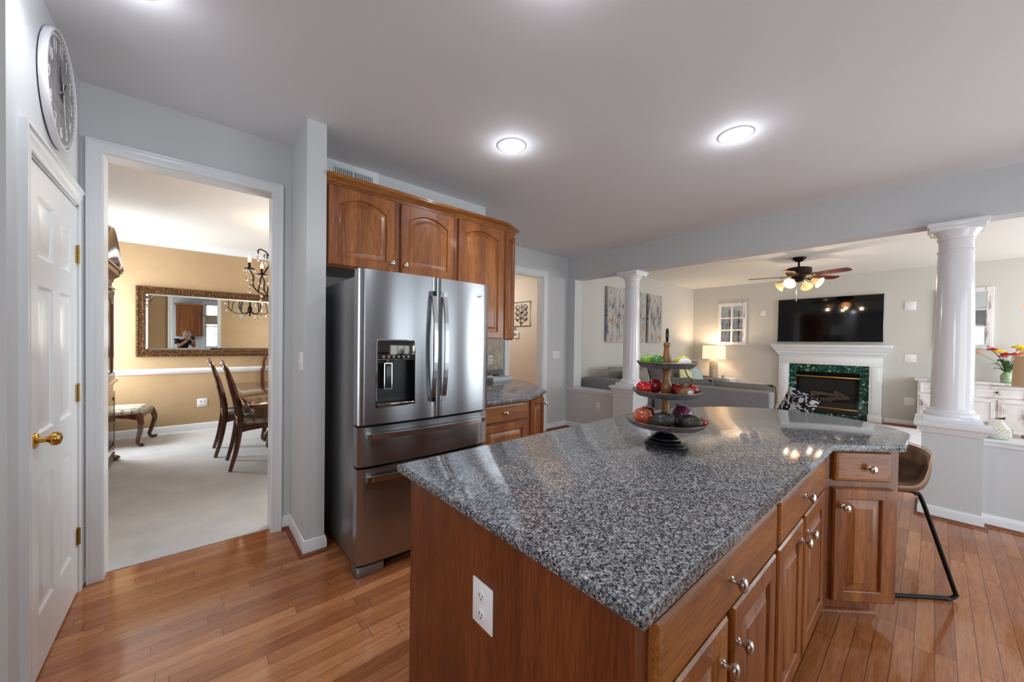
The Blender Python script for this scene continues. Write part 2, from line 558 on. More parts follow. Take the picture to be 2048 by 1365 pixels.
    def build(s, name, mat, parent=None, loc=None, rot=None, smooth=True, label=None, angle=40, subsurf=0):
        bmesh.ops.remove_doubles(s.bm, verts=s.bm.verts, dist=1e-6)
        bmesh.ops.recalc_face_normals(s.bm, faces=s.bm.faces)
        me = bpy.data.meshes.new(name)
        s.bm.to_mesh(me); s.bm.free()
        mats = mat if isinstance(mat, (list, tuple)) else [mat]
        for q in mats: me.materials.append(q)
        o = bpy.data.objects.new(name, me)
        COL.objects.link(o)
        if parent is not None: o.parent = parent
        if loc is not None: o.location = loc
        if rot is not None: o.rotation_euler = rot
        if smooth:
            me.shade_smooth()
            try: me.set_sharp_from_angle(angle=math.radians(angle))
            except Exception: pass
        if subsurf:
            sm = o.modifiers.new('subdivision', 'SUBSURF'); sm.levels = sm.render_levels = subsurf
        if label: o['label'] = label
        return o

def thing(name, label, cat, loc=(0, 0, 0), rz=0, group=None):
    o = bpy.data.objects.new(name, None)
    o.empty_display_size = .1
    COL.objects.link(o)
    o.location = loc; o.rotation_euler = (0, 0, rz)
    return tag(o, label, cat, group)
def tag(o, label=None, cat=None, group=None, kind=None):
    if label: o['label'] = label
    if cat: o['category'] = cat
    if group: o['group'] = group
    if kind: o['kind'] = kind
    return o
def struct(o, label=None, cat=None): return tag(o, label, cat, None, 'structure')
def dup(root, loc, rz=0, label=None, group=None, scale=None):
    r = root.copy(); COL.objects.link(r)
    r.location = loc; r.rotation_euler = (0, 0, rz)
    if scale: r.scale = scale
    if label: r['label'] = label
    if group: r['group'] = group
    for ch in list(root.children):
        c = ch.copy(); COL.objects.link(c); c.parent = r
        for g in list(ch.children):
            d = g.copy(); COL.objects.link(d); d.parent = c
    return r
def arc(cx, cy, r, a0, a1, n): return [(cx + r * math.cos(a0 + (a1 - a0) * i / n), cy + r * math.sin(a0 + (a1 - a0) * i / n)) for i in range(n + 1)]
def spline(pts, n=6):
    """Catmull-Rom through points"""
    P = [Vector(p) for p in pts]
    P = [P[0] * 2 - P[1]] + P + [P[-1] * 2 - P[-2]]
    out = []
    for i in range(1, len(P) - 2):
        for k in range(n):
            t = k / n
            a, b, c, d = P[i - 1:i + 3]
            out.append(.5 * ((2 * b) + (c - a) * t + (2 * a - 5 * b + 4 * c - d) * t * t + (3 * b - a - 3 * c + d) * t ** 3))
    out.append(P[-2])
    return out
def text_mesh(body, size, depth, mat, name, parent, matrix, align='CENTER'):
    cu = bpy.data.curves.new(name, 'FONT')
    cu.body = body; cu.size = size; cu.extrude = depth; cu.align_x = align; cu.align_y = 'CENTER'
    tmp = bpy.data.objects.new(name, cu)
    dg = bpy.context.evaluated_depsgraph_get()
    COL.objects.link(tmp)
    dg.update()
    me = bpy.data.meshes.new_from_object(tmp.evaluated_get(bpy.context.evaluated_depsgraph_get()))
    COL.objects.unlink(tmp); bpy.data.objects.remove(tmp)
    me.name = name
    me.transform(matrix)
    me.materials.clear(); me.materials.append(mat)
    o = bpy.data.objects.new(name, me)
    COL.objects.link(o)
    if parent is not None: o.parent = parent
    return o

# ------------------------------------------------------------------ the setting
ZC = 2.771
YD = 3.066        # kitchen face of the wall with the dining room opening
YH = 3.98         # wall with the hall doorway, and the living room's left wall
XB = 4.666        # beam and half walls
def wall(name, boxes, mat, label=None):
    b = MB()
    for q in boxes: b.box(*q)
    return struct(b.build(name, mat, smooth=False), label, 'wall' if label else None)

struct(MB().box(-1.75, 4.86, -1.9, 3.135, -.12, 0).build('floor', M['planks'], smooth=False), 'oak strip floor of the kitchen', 'floor')
struct(MB().box(2.30, 4.86, 3.135, 4.9, -.12, 0).box(4.86, 9.62, -3.0, 4.1, -.12, 0).box(2.3, 4.86, 4.9, 7.0, -.12, 0).build('floor', M['planks'], smooth=False), 'oak strip floor of the living room and hall', 'floor')
struct(MB().box(-1.4, 2.15, 3.135, 7.3, -.12, .004).build('floor', M['carpet'], smooth=False), 'pale carpet of the dining room', 'carpet')
struct(MB().box(-1.75, XB, -1.9, YH + .12, ZC, ZC + .12).build('ceiling', M['ceiling'], smooth=False), 'grey kitchen ceiling', 'ceiling')
struct(MB().box(XB + .19, 9.62, -3.0, YH + .12, ZC, ZC + .12).build('ceiling', M['ceiling_white'], smooth=False), 'white living room ceiling', 'ceiling')
struct(MB().box(-1.4, 2.15, YD + .13, 7.3, ZC, ZC + .12).build('ceiling', M['ceiling_white'], smooth=False), 'white dining room ceiling', 'ceiling')
struct(MB().box(2.3, 4.86, YH + .12, 7.0, 2.6, 2.72).build('ceiling', M['ceiling_white'], smooth=False))

# dining room side: opening x -0.36..0.39, z up to 2.39
OX0, OX1, OZ = -.401, .425, 2.419
wall('wall_dining_opening', [(-1.75, OX0, YD, YD + .065, 0, ZC), (OX1, 2.28, YD, YD + .065, 0, ZC), (OX0, OX1, YD, YD + .065, OZ, ZC)], M['wall'])
wall('wall_dining_front', [(-1.40, OX0, YD + .065, YD + .13, 0, ZC), (OX1, 2.28, YD + .065, YD + .13, 0, ZC), (OX0, OX1, YD + .065, YD + .13, OZ, ZC)], M['tan_wall'])
wall('wall_fin', [(.533, .647, 2.598, YD, 0, ZC)], M['wall'])
# pantry closet
PX = -.476
PY0, PY1, PZ = 2.222, 2.99, 2.075
wall('wall_pantry', [(PX - .1, PX, 2.030, PY0, 0, ZC), (PX - .1, PX, PY1, YD, 0, ZC), (PX - .1, PX, PY0, PY1, PZ, ZC)], M['wall'])
wall('wall_pantry_end', [(-1.63, PX - .1, 2.030, 2.10, 0, ZC)], M['wall'])
wall('wall_kitchen_left', [(-1.75, -1.63, -1.9, 2.1, 0, .8), (-1.75, -1.63, -1.9, 2.1, 2.2, ZC), (-1.75, -1.63, -1.9, -1.15, .8, 2.2), (-1.75, -1.63, -.05, 2.1, .8, 2.2)], M['wall'])
# kitchen back wall with the sink window and an added patio opening for ambient light
wall('wall_kitchen_back', [(-1.75, .27, -1.9, -1.75, 0, ZC), (.27, .78, -1.9, -1.75, 0, 1.02), (.27, .78, -1.9, -1.75, 2.52, ZC), (.78, 1.9, -1.9, -1.75, 0, ZC), (1.9, 4.3, -1.9, -1.75, 2.12, ZC), (4.3, 4.856, -1.9, -1.75, 0, ZC)], M['wall'])
# nook and hall
wall('wall_nook_side', [(2.16, 2.28, YD + .13, YH + .12, 0, ZC)], M['wall'])
DX0, DX1, DZ = 3.40, 4.095, 2.40
wall('wall_hall', [(2.28, DX0, YH, YH + .12, 0, ZC), (DX1, 4.86, YH, YH + .12, 0, ZC), (DX0, DX1, YH, YH + .12, DZ, ZC)], M['wall'])
wall('wall_hall_side', [(4.70, 4.82, YH + .12, 7.0, 0, 2.6)], M['hall_wall'])
wall('wall_hall_end', [(2.16, 4.82, 6.9, 7.0, 0, 2.6)], M['hall_wall'])
# beam, stub and half walls
wall('wall_beam', [(XB, XB + .19, -1.9, YH, 2.404, ZC + .12), (XB, XB + .19, 3.825, YH, .66, 2.404)], M['wall'])
wall('wall_half_left', [(XB, XB + .19, 3.0, YH, 0, .632)], M['wall'])
wall('wall_half_right', [(XB, XB + .19, -1.9, -.25, 0, .655)], M['wall'])
# living room shell
wall('wall_living_left', [(4.86, 9.62, YH, YH + .12, 0, ZC)], M['living_wall'])
wall('wall_living_back', [(9.5, 9.62, -3.0, YH, 0, ZC)], M['living_wall'])
wall('wall_living_right', [(4.666, 5.6, -3.0, -2.88, 0, ZC), (7.2, 7.6, -3.0, -2.88, 0, ZC), (9.2, 9.5, -3.0, -2.88, 0, ZC), (5.6, 7.2, -3.0, -2.88, 0, .7), (7.6, 9.2, -3.0, -2.88, 0, .7), (5.6, 7.2, -3.0, -2.88, 2.3, ZC), (7.6, 9.2, -3.0, -2.88, 2.3, ZC)], M['living_wall'])
wall('wall_living_near', [(4.666, 4.856, -3.0, -1.9, 0, ZC)], M['living_wall'])
# dining room shell
wall('wall_dining_back', [(-1.4, 2.15, 7.2, 7.3, 0, ZC)], M['tan_wall'])
wall('wall_dining_left', [(-1.4, -1.28, 3.19, 6.4, 0, ZC), (-1.4, -1.28, 7.1, 7.2, 0, ZC), (-1.4, -1.28, 6.4, 7.1, 0, .7), (-1.4, -1.28, 6.4, 7.1, 2.3, ZC)], M['tan_wall'])
wall('wall_dining_right', [(2.15, 2.16, 3.19, 3.75, 0, ZC), (2.15, 2.16, 5.45, 7.2, 0, ZC), (2.15, 2.16, 3.75, 5.45, 0, .75), (2.15, 2.16, 3.75, 5.45, 2.25, ZC), (2.16, 2.28, 4.1, 7.0, 0, ZC)], M['tan_wall'])

# ---- trim: casings
CAS = [(0, 0), (.010, 0), (.014, .006), (.014, .040), (.018, .050), (.018, .066), (.023, .074), (.023, .086), (0, .086)]
def casing(name, path, up, mat=None, k=1.0):
    """path walks the inner edge; the profile's first number is the projection from the wall, the second the width"""
    m = MB()
    prof = [(b * k, a) for a, b in CAS]
    m.sweep(prof, path, up=up)
    return struct(m.build(name, mat or M['trim'], smooth=True, angle=30))
# dining opening: wall faces -y ; sweep 'up' = out of the wall, 'out' = away from the opening
JX0, JX1, JZ = OX0 + .012, OX1 - .012, OZ - .012
casing('trim_1', [(JX0, YD, 0), (JX0, YD, JZ), (JX1, YD, JZ), (JX1, YD, 0)][::-1], (0, -1, 0), k=.74)
casing('trim_2', [(JX0, YD + .13, 0), (JX0, YD + .13, JZ), (JX1, YD + .13, JZ), (JX1, YD + .13, 0)], (0, 1, 0), k=.74)
struct(MB().box(OX0 - .004, OX0 + .014, YD - .002, YD + .132, 0, OZ).box(OX1 - .014, OX1 + .004, YD - .002, YD + .132, 0, OZ).box(OX0, OX1, YD - .002, YD + .132, OZ - .014, OZ + .004).build('trim_3', M['trim'], smooth=False), 'white jamb of the dining room opening', 'jamb')
# hall doorway
casing('trim_4', [(DX0, YH, 0), (DX0, YH, DZ), (DX1, YH, DZ), (DX1, YH, 0)][::-1], (0, -1, 0))
struct(MB().box(DX0 - .004, DX0 + .014, YH - .002, YH + .122, 0, DZ).box(DX1 - .014, DX1 + .004, YH - .002, YH + .122, 0, DZ).box(DX0, DX1, YH - .002, YH + .122, DZ - .014, DZ + .004).build('trim_5', M['trim'], smooth=False), 'white jamb of the hall doorway', 'jamb')
# pantry door casing and jamb (wall faces +x)
casing('trim_6', [(PX, PY0, 0), (PX, PY0, PZ), (PX, PY1, PZ), (PX, PY1, 0)][::-1], (1, 0, 0))
struct(MB().box(PX - .1, PX + .002, PY0 - .004, PY0 + .010, 0, PZ).box(PX - .1, PX + .002, PY1 - .010, PY1 + .004, 0, PZ).box(PX - .1, PX + .002, PY0, PY1, PZ - .010, PZ + .004).build('trim_7', M['trim'], smooth=False), 'white jamb of the pantry door', 'jamb')

# ---- baseboards and stained shoe moulding (walk with the wall on the left, so 'out' is to the right)
BB = [(0, 0), (.013, 0), (.013, .072), (.010, .080), (.008, .092), (0, .096)]
SH = [(.013, 0), (.033, 0), (.032, .008), (.026, .016), (.013, .02)]
_bn = [0]
def base(side, paths, shoe=True, prof=BB):
    for p in paths:
        struct(MB().sweep(prof, [(a, b, 0) for a, b in p]).build('baseboard_' + side, M['trim'], angle=30))
        if shoe:
            struct(MB().sweep(SH, [(a, b, 0) for a, b in p]).build('trim_8', M['shoe'], angle=30))
base('fin', [[(OX1 + .053, YD), (.533, YD), (.533, 2.598), (.647, 2.598), (.647, 2.70)]])
base('pantry', [[(PX, PY1 + .086), (PX, YD), (OX0 - .053, YD)], [(-1.0, 2.03), (PX, 2.03), (PX, PY0 - .087)]])
base('hall', [[(DX1 + .087, YH), (XB, YH), (XB, 3.02)], [(2.9, YH), (DX0 - .088, YH)]])
base('half_wall', [[(XB, -.262), (XB, -1.74)]])
base('living', [[(4.90, YH), (9.5, YH), (9.5, 2.16)], [(9.5, .58), (9.5, -2.88)]])
base('dining', [[(-1.28, 3.25), (-1.28, 7.2), (2.15, 7.2), (2.15, 3.25)]], shoe=False, prof=[(0, 0), (.014, 0), (.014, .085), (.009, .095), (0, .10)])
base('hall_side', [[(4.70, 6.9), (4.70, 4.1)][::-1]] and [[(4.70, 6.9), (4.70, 4.11)]], shoe=False)
# crown and chair rail of the dining room (room to the right of the walk)
CR = [(0, 0), (.095, 0), (.092, -.012), (.070, -.022), (.052, -.045), (.040, -.066), (.022, -.080), (.010, -.088), (.010, -.102), (0, -.104)]
RAIL = [(0, -.030), (.010, -.030), (.014, -.018), (.026, -.004), (.030, .012), (.030, .024), (.012, .034), (.012, .042), (0, .046)]
_dp = [(-1.28, 3.2), (-1.28, 7.2), (2.15, 7.2), (2.15, 3.2)]
struct(MB().sweep(CR, [(a, b, ZC) for a, b in _dp]).build('trim_9', M['trim'], angle=25), 'white crown moulding of the dining room', 'crown moulding')
struct(MB().sweep(RAIL, [(a, b, .885) for a, b in [(-1.28, 3.2), (-1.28, 6.38)]]).build('trim_10', M['trim'], angle=25))
struct(MB().sweep(RAIL, [(a, b, .885) for a, b in _dp[1:]]).build('trim_10', M['trim'], angle=25), 'white chair rail on the tan wall', 'chair rail')

# ---- half wall ledges
LED = [(-.19, -.004), (-.19, .022), (.030, .022), (.034, .012), (.028, 0), (.016, -.004), (.012, -.030), (0, -.034)]
struct(MB().sweep([(a, b + .634) for a, b in LED] , [(XB, YH, 0), (XB, 2.99, 0)]).box(XB + .18, XB + .225, 2.99, YH, .632, .656).build('trim_11', M['trim'], angle=25), 'white ledge on the low wall left of the columns', 'ledge')
struct(MB().sweep([(a, b + .657) for a, b in LED], [(XB, -.255, 0), (XB, -1.74, 0)]).box(XB + .18, XB + .225, -1.74, -.255, .655, .679).build('trim_12', M['trim'], angle=25), 'white ledge on the low wall right of the columns', 'ledge')

# ---- columns on pedestals
def column(cy, label, gy):
    t = thing('column', label, 'column', (4.755, cy, 0), group=None)
    hw, hd = .158, .198
    MB().box(-hd, hd, -hw, hw, 0, .735).build('pedestal', M['wall'], t, smooth=False)
    sq = lambda q: [(-hd, -hw, 0), (hd, -hw, 0), (hd, hw, 0), (-hd, hw, 0)]
    MB().sweep([(0, 0), (.013, 0), (.013, .072), (.008, .092), (0, .096)], [(-hd, hw, 0), (-hd, -hw, 0), (hd, -hw, 0), (hd, hw, 0)], closed=True).build('baseboard', M['trim'], t, angle=30)
    MB().sweep([(.013, 0), (.033, 0), (.030, .012), (.013, .02)], [(-hd, hw, 0), (-hd, -hw, 0), (hd, -hw, 0), (hd, hw, 0)], closed=True).build('shoe_moulding', M['shoe'], t, angle=30)
    MB().sweep([(0, .690), (.008, .690), (.012, .705), (.022, .720), (.026, .735), (.040, .742), (.044, .752), (.044, .778), (0, .778)], [(-hd, hw, 0), (-hd, -hw, 0), (hd, -hw, 0), (hd, hw, 0)], closed=True).box(-hd - .04, hd + .04, -hw - .04, hw + .04, .745, .777).build('pedestal_cap', M['trim'], t, angle=25)
    MB().box(-.155, .155, -.155, .155, .776, .820, .004).lathe([(.148, .82), (.152, .83), (.150, .845), (.138, .856), (.126, .862), (.122, .876), (.116, .884)], n=40).build('column_base', M['white_gloss'], t)
    sh = [(.116, .884)] + [(.116 - .020 * max(0, (z - 1.25) / 1.0) ** 1.15, z) for z in [.95, 1.25, 1.45, 1.65, 1.85, 2.05, 2.16]]
    MB().lathe(sh + [(.096, 2.165), (.103, 2.170), (.103, 2.182), (.096, 2.188), (.096, 2.27)], n=48).build('shaft', M['white_gloss'], t)
    MB().lathe([(.096, 2.262), (.104, 2.27), (.104, 2.282), (.112, 2.30), (.128, 2.325), (.136, 2.34)], n=40).box(-.146, .146, -.146, .146, 2.338, 2.372, .004).box(-.160, .160, -.160, .160, 2.368, 2.4035, .006).build('capital', M['white_gloss'], t)
    return t
column(2.850, 'white round column left of the sofa wall, farther of the two', 0)
column(-.100, 'large white round column nearest the right edge of the photo', 0)

# ---- windows (all outside the frame; the sink window shows in the dining room mirror)
def window(num, x0, x1, z0, z1, y, axis='y', cols=2, rows=3, pane_y=.022):
    t = bpy.data.objects.new('window_%d' % num, None); COL.objects.link(t); struct(t)
    if axis == 'y': t.location = (x0, y, z0)
    else: t.location = (y, x0, z0); t.rotation_euler = (0, 0, PI / 2)
    w_, h_ = x1 - x0, z1 - z0
    b = MB()
    for a in (0, w_ - .04): b.box(a, a + .04, 0, .05, 0, h_)
    for a in (0, h_ / 2 - .02, h_ - .04): b.box(0, w_, 0, .05, a, a + .04)
    for i in range(1, cols): b.box(w_ * i / cols - .008, w_ * i / cols + .008, .012, .036, 0, h_)
    for j in range(1, rows * 2): b.box(0, w_, .012, .036, h_ * j / rows / 2 - .008, h_ * j / rows / 2 + .008)
    b.build('window_frame', M['trim'], t, smooth=False)
    MB().box(.02, w_ - .02, pane_y, pane_y + .004, .02, h_ - .02).build('pane', M['pane'], t, smooth=False)
    return t
window(1, .27, .78, 1.02, 2.52, -1.80, pane_y=-.03)
struct(MB().sweep([(b, a) for a, b in CAS], [(.27, -1.75, 1.02), (.27, -1.75, 2.52), (.78, -1.75, 2.52), (.78, -1.75, 1.02)], up=(0, 1, 0), closed=True).build('trim_14', M['trim'], angle=30))
t = bpy.data.objects.new('door_2', None); COL.objects.link(t); struct(t, 'added unseen white sliding patio door behind the camera', 'door')  # frame added around the opening that lets ambient light in
pd = MB()
for x in (1.90, 2.66, 3.46, 4.22): pd.box(x, x + .08, -1.80, -1.755, 0, 2.12)
pd.box(1.9, 4.3, -1.80, -1.755, 2.04, 2.12).box(1.9, 4.3, -1.80, -1.755, 0, .06)
pd.build('door_frame', M['trim'], t, smooth=False)
for x in (1.97, 2.73, 3.53): MB().box(x, x + .70, -1.856, -1.850, .05, 2.05).build('pane', M['pane'], t, smooth=False)
window(2, 5.6, 7.2, .7, 2.3, -2.94)
window(3, 7.6, 9.2, .7, 2.3, -2.94)
window(4, 6.4, 7.1, .7, 2.3, -1.345, 'x')
window(6, -1.15, -.05, .8, 2.2, -1.70, 'x', pane_y=.055)  # invented window around the kitchen side fill panel
window(5, 3.75, 5.45, .75, 2.25, 2.155, 'x')  # made-up window around the dining fill panel

# ------------------------------------------------------------------ pantry door
def knob_cabinet(parent, x, y, z, rz=0, name='knob'):
    """egg shaped satin knob standing out towards -Y"""
    m = MB()
    prof = [(.0095, 0), (.0095, .002), (.006, .005), (.0048, .012), (.006, .017), (.0125, .020), (.0158, .026), (.0150, .032), (.010, .036), (.003, .0375)]
    m.lathe(prof, n=20, M=T(x, y, z) @ Rz(rz) @ Matrix.Diagonal((1.0, 1, 1.25, 1)) @ Rx(PI / 2))
    return m.build(name, M['nickel'], parent)

def pantry_door():
    t = bpy.data.objects.new('door_1', None); COL.objects.link(t)
    struct(t, 'white six panel pantry door with a brass knob', 'door')
    # local frame: x along the door from latch side to hinge side, face towards -Y
    t.location = (PX + .002, PY0 + .012, .012); t.rotation_euler = (0, 0, PI / 2)
    W, H = PY1 - PY0 - .024, PZ - .030
    m = MB()
    st, mid = .112, .105
    pw = (W - 2 * st - mid) / 2
    rails = [0, .235, .235 + .545, .235 + .545 + .19, .235 + .545 + .19 + .60, .235 + .545 + .19 + .60 + .115]
    zs = [(.235, .780), (.970, 1.570), (1.685, H - .115)]
    xs = [(st, st + pw), (st + pw + mid, W - st)]
    m.box(0, W, .012, .035, 0, H)
    def cell(x0, x1, z0, z1): m.box(x0, x1, 0, .0125, z0, z1)
    cell(0, st, 0, H); cell(W - st, W, 0, H); cell(st + pw, st + pw + mid, 0, H)
    for a, b in ((0, .235), (.780, .970), (1.570, 1.685), (H - .115, H)):
        for x0, x1 in xs: cell(x0, x1, a, b)
    for z0, z1 in zs:
        for x0, x1 in xs:
            L = []
            for ins, y in ((0, 0), (.012, .0075), (.026, .0075), (.05, .0015), (.054, .001)):
                L.append([(x0 + ins, y, z0 + ins), (x1 - ins, y, z0 + ins), (x1 - ins, y, z1 - ins), (x0 + ins, y, z1 - ins)])
            m.loft(L, True, 'end')
    m.build('door_panel', M['trim'], t, angle=20)
    k = MB()
    k.lathe([(.032, 0), (.032, .004), (.026, .008), (.012, .010), (.011, .030), (.016, .036), (.0265, .044), (.0275, .056), (.022, .066), (.008, .070)], n=24, M=T(.068, 0, .955) @ Rx(PI / 2))
    k.build('knob', M['brass'], t)
    for z in (.295, 1.065, 1.80):
        h = MB()
        h.box(W - .030, W + .006, -.0025, .001, z - .045, z + .045)
        for j in range(5): h.lathe([(.0065, 0), (.0065, .0165)], (W + .004, -.007, z - .045 + j * .018), 12)
        h.lathe([(.004, 0), (.005, .004), (.002, .008)], (W + .004, -.007, z + .045), 10)
        h.build('hinge', M['antique_brass'], t)
pantry_door()

# ------------------------------------------------------------------ wall clock
def clock():
    t = thing('wall_clock', 'round white wall clock with grey plank dial above the pantry door', 'clock', (PX, 2.580, 2.470))
    # local: dial faces +X ; y runs to the right of somebody who looks at it mirrored -> reading left to right is +y
    A = Ry(PI / 2)
    R = .250
    MB().lathe([(R - .012, .002), (R - .004, .004), (R, .010), (R, .024), (R - .003, .029), (R - .009, .030), (R - .013, .027), (R - .013, .020)], n=64, M=A, cap=False).build('case', M['white_gloss'], t)
    MB().lathe([(R - .03, 0), (R - .006, .002), (R - .006, .008)], n=48, M=A).build('back_plate', M['black'], t)
    MB().lathe([(R - .0125, .012), (R - .0125, .0205)], n=48, M=A).build('dial', M['dial'], t)
    fr = Matrix(((0, 0, 1, 0), (1, 0, 0, 0), (0, 1, 0, 0), (0, 0, 0, 1)))   # text x->y, text y->z, text z->x
    for k in range(1, 13):
        a = PI / 2 - k * PI / 6
        r = R - .070
        text_mesh(str(k), .074, .0008, M['plate'], 'numeral', t, T(.0212, r * math.cos(a), r * math.sin(a)) @ fr @ Matrix.Diagonal((.8, 1, 1, 1)))
    mk = MB()
    for k in range(60):
        a = k * PI / 30
        mk.box(.0205, .0218, -.0035, .0035, R - .030, R - .019, M=Rx(a))
    tag(mk.build('minute_track', M['plate'], t, smooth=False), kind=None)
    def hand(name, ang, ln, w_, mat, xx):
        m = MB()
        m.prism([(-.004, -.04), (.004, -.04), (w_, ln * .55), (0, ln), (-w_, ln * .55)], 0, .0015, M=T(xx, 0, 0) @ Rx(-ang) @ fr)
        m.build(name, mat, t)
    hand('hour_hand', math.radians(-22), .105, .007, M['black_metal'], .024)
    hand('minute_hand', math.radians(40), .085, .006, M['black_metal'], .026)
    hand('second_hand', math.radians(168), .15, .0015, M['plate'], .028)
    MB().lathe([(.009, .020), (.009, .030), (.004, .032)], n=16, M=A).build('hub', M['nickel'], t)
clock()

# ------------------------------------------------------------------ refrigerator
def fridge():
    t = thing('refrigerator', 'stainless steel french door refrigerator between the white wall end and the upper cabinets', 'refrigerator', (.705, 2.14, 0))
    W, H = .925, 1.79
    MB().box(.006, W - .006, .085, .86, .045, 1.755, .006).build('cabinet_body', M['steel_side'], t)
    bow = lambda x: -.026 * math.sin(PI * min(max(x / W, 0), 1)) ** .8
    def slab(x0, x1, z0, z1, hole=None):
        """bowed door front with rounded vertical edges"""
        m = MB()
        n = 18
        pts = []
        for i in range(n + 1):
            x = x0 + (x1 - x0) * i / n
            e = min(x - x0, x1 - x)
            pts.append((x, bow(x) + (.010 * (1 - min(e / .010, 1)) ** 2)))
        pts = [(x0, .072)] + [(x0, .012)] + pts[0:] + [(x1, .012)] + [(x1, .072)]
        if not hole:
            m.prism(pts, z0, z1, 0)
            return m
        hx0, hx1, hz0, hz1 = hole
        # front skin in strips around the dispenser opening, the rest solid
        xs = sorted({round(q, 5) for q in [x0, hx0, hx1, x1] + [x0 + (x1 - x0) * i / 24 for i in range(25)]})
        zs = [z0, hz0, hz1, z1]
        f = lambda x: bow(x) + (.010 * (1 - min(min(x - x0, x1 - x) / .010, 1)) ** 2)
        V = {}
        def v(x, y, z):
            k = (round(x, 5), round(y, 5), round(z, 5))
            if k not in V: V[k] = m.bm.verts.new((x, y, z))
            return V[k]
        for a, b in zip(xs, xs[1:]):
            for c, d in zip(zs, zs[1:]):
                if a >= hx0 - 1e-6 and b <= hx1 + 1e-6 and c == hz0: continue
                m.bm.faces.new((v(a, f(a), c), v(b, f(b), c), v(b, f(b), d), v(a, f(a), d)))
            m.bm.faces.new((v(a, f(a), z1), v(b, f(b), z1), v(b, .072, z1), v(a, .072, z1)))
            m.bm.faces.new((v(a, f(a), z0), v(b, f(b), z0), v(b, .072, z0), v(a, .072, z0)))
            m.bm.faces.new((v(a, .072, z0), v(b, .072, z0), v(b, .072, z1), v(a, .072, z1)))
        for x in (x0, x1):
            for c, d in zip(zs, zs[1:]):
                m.bm.faces.new((v(x, f(x), c), v(x, .072, c), v(x, .072, d), v(x, f(x), d)))
        # walls of the opening
        for x in (hx0, hx1):
            m.bm.faces.new((v(x, f(x), hz0), v(x, .06, hz0), v(x, .06, hz1), v(x, f(x), hz1)))
        return m
    gap = .486
    hx0, hx1, hz0, hz1 = .098, .342, .988, 1.382
    dl = slab(.0, gap - .003, .888, H, (hx0, hx1, hz0, hz1)).build('door', M['steel'], t, angle=50)
    dr = slab(gap + .003, W, .888, H).build('door', M['steel'], t, angle=50)
    d1 = slab(0, W, .645, .874).build('drawer', M['steel'], t, angle=50)
    d2 = slab(0, W, .075, .632).build('drawer', M['steel'], t, angle=50)
    MB().box(.008, W - .008, .055, .09, .07, 1.77).build('gasket', M['black'], t, smooth=False)
    # dispenser
    dz = bow((hx0 + hx1) / 2)
    fr = MB()
    def rr(x0, x1, z0, z1, r, y): 
        p = []
        for cx, cz, a in ((x1 - r, z1 - r, 0), (x0 + r, z1 - r, PI / 2), (x0 + r, z0 + r, PI), (x1 - r, z0 + r, 3 * PI / 2)):
            for i in range(5): p.append((cx + r * math.cos(a + i * PI / 8), y, cz + r * math.sin(a + i * PI / 8)))
        return p
    fr.loft([rr(hx0 - .004, hx1 + .004, hz0 - .004, hz1 + .004, .014, dz + .012), rr(hx0 - .004, hx1 + .004, hz0 - .004, hz1 + .004, .014, dz - .003), rr(hx0 + .003, hx1 - .003, hz0 + .003, hz1 - .003, .012, dz - .004), rr(hx0 + .004, hx1 - .004, hz0 + .004, hz1 - .004, .012, dz + .02)], True, False)
    fr.build('dispenser_trim', M['chrome'], dl)
    cav = MB()
    zc = hz1 - .118
    cav.box(hx0, hx1, .056, .062, hz0, hz1).box(hx0 - .001, hx0 + .006, dz + .004, .06, hz0, zc).box(hx1 - .006, hx1 + .001, dz + .004, .06, hz0, zc).box(hx0, hx1, dz + .004, .06, hz0, hz0 + .01).box(hx0, hx1, dz + .004, .06, zc, zc + .008)
    cav.build('dispenser_recess', M['black_gloss'], dl, smooth=False)
    pn = MB().box(hx0 + .002, hx1 - .002, dz + .0, dz + .02, zc + .004, hz1 - .004, .002)
    pn.build('control_panel', plain('dark_mirror_panel', (96, 92, 88), .08, 1), dl)
    ic = MB()
    for i in range(6):
        x = hx0 + .030 + i * .031
        ic.box(x, x + .024, dz - .0008, dz, zc + .026, zc + .0275)
        ic.box(x + .006, x + .018, dz - .0008, dz, zc + .013, zc + .020)
    ic.build('control_icons', plain('pale_icon_print', (190, 192, 190), .5), dl, smooth=False)
    pd = MB().box(hx0 + .058, hx0 + .104, dz + .030, dz + .040, hz0 + .10, zc - .022, .004)
    pd.build('paddle', plain('smoked_paddle', (44, 48, 52), .2), dl)
    pf = MB()
    pf.loft([rr(hx0 + .056, hx0 + .106, hz0 + .098, zc - .020, .006, dz + .034), rr(hx0 + .056, hx0 + .106, hz0 + .098, zc - .020, .006, dz + .026), rr(hx0 + .0595, hx0 + .1025, hz0 + .1015, zc - .0235, .005, dz + .026), rr(hx0 + .0595, hx0 + .1025, hz0 + .1015, zc - .0235, .005, dz + .034)], True, False)
    pf.build('paddle_rim', M['chrome'], dl)
    MB().lathe([(.035, 0), (.03, -.012), (.012, -.016)], (hx0 + .085, dz + .03, zc + .002), 18).build('spout', M['steel_bar'], dl)
    MB().box(hx0 + .008, hx1 - .008, dz + .0, dz + .05, hz0 + .008, hz0 + .016, .002).build('drip_tray', M['chrome'], dl)
    # handles
    def vhandle(x, par):
        m = MB()
        z0, z1 = .992, 1.698
        rings = []
        for i in range(15):
            u = i / 14
            z = z0 + (z1 - z0) * u
            y = bow(x) - .018 - .042 * math.sin(PI * u) ** .7
            w_ = .014 - .001 * math.sin(PI * u)
            rings.append([(x - w_, y, z), (x + w_, y, z), (x + w_, y + .013, z), (x - w_, y + .013, z)])
        m.loft(rings)
        for z in (z0, z1 - .03): m.box(x - .013, x + .013, bow(x) - .028, bow(x) + .004, z, z + .03)
        m.build('handle', M['steel_bar'], par, smooth=False)
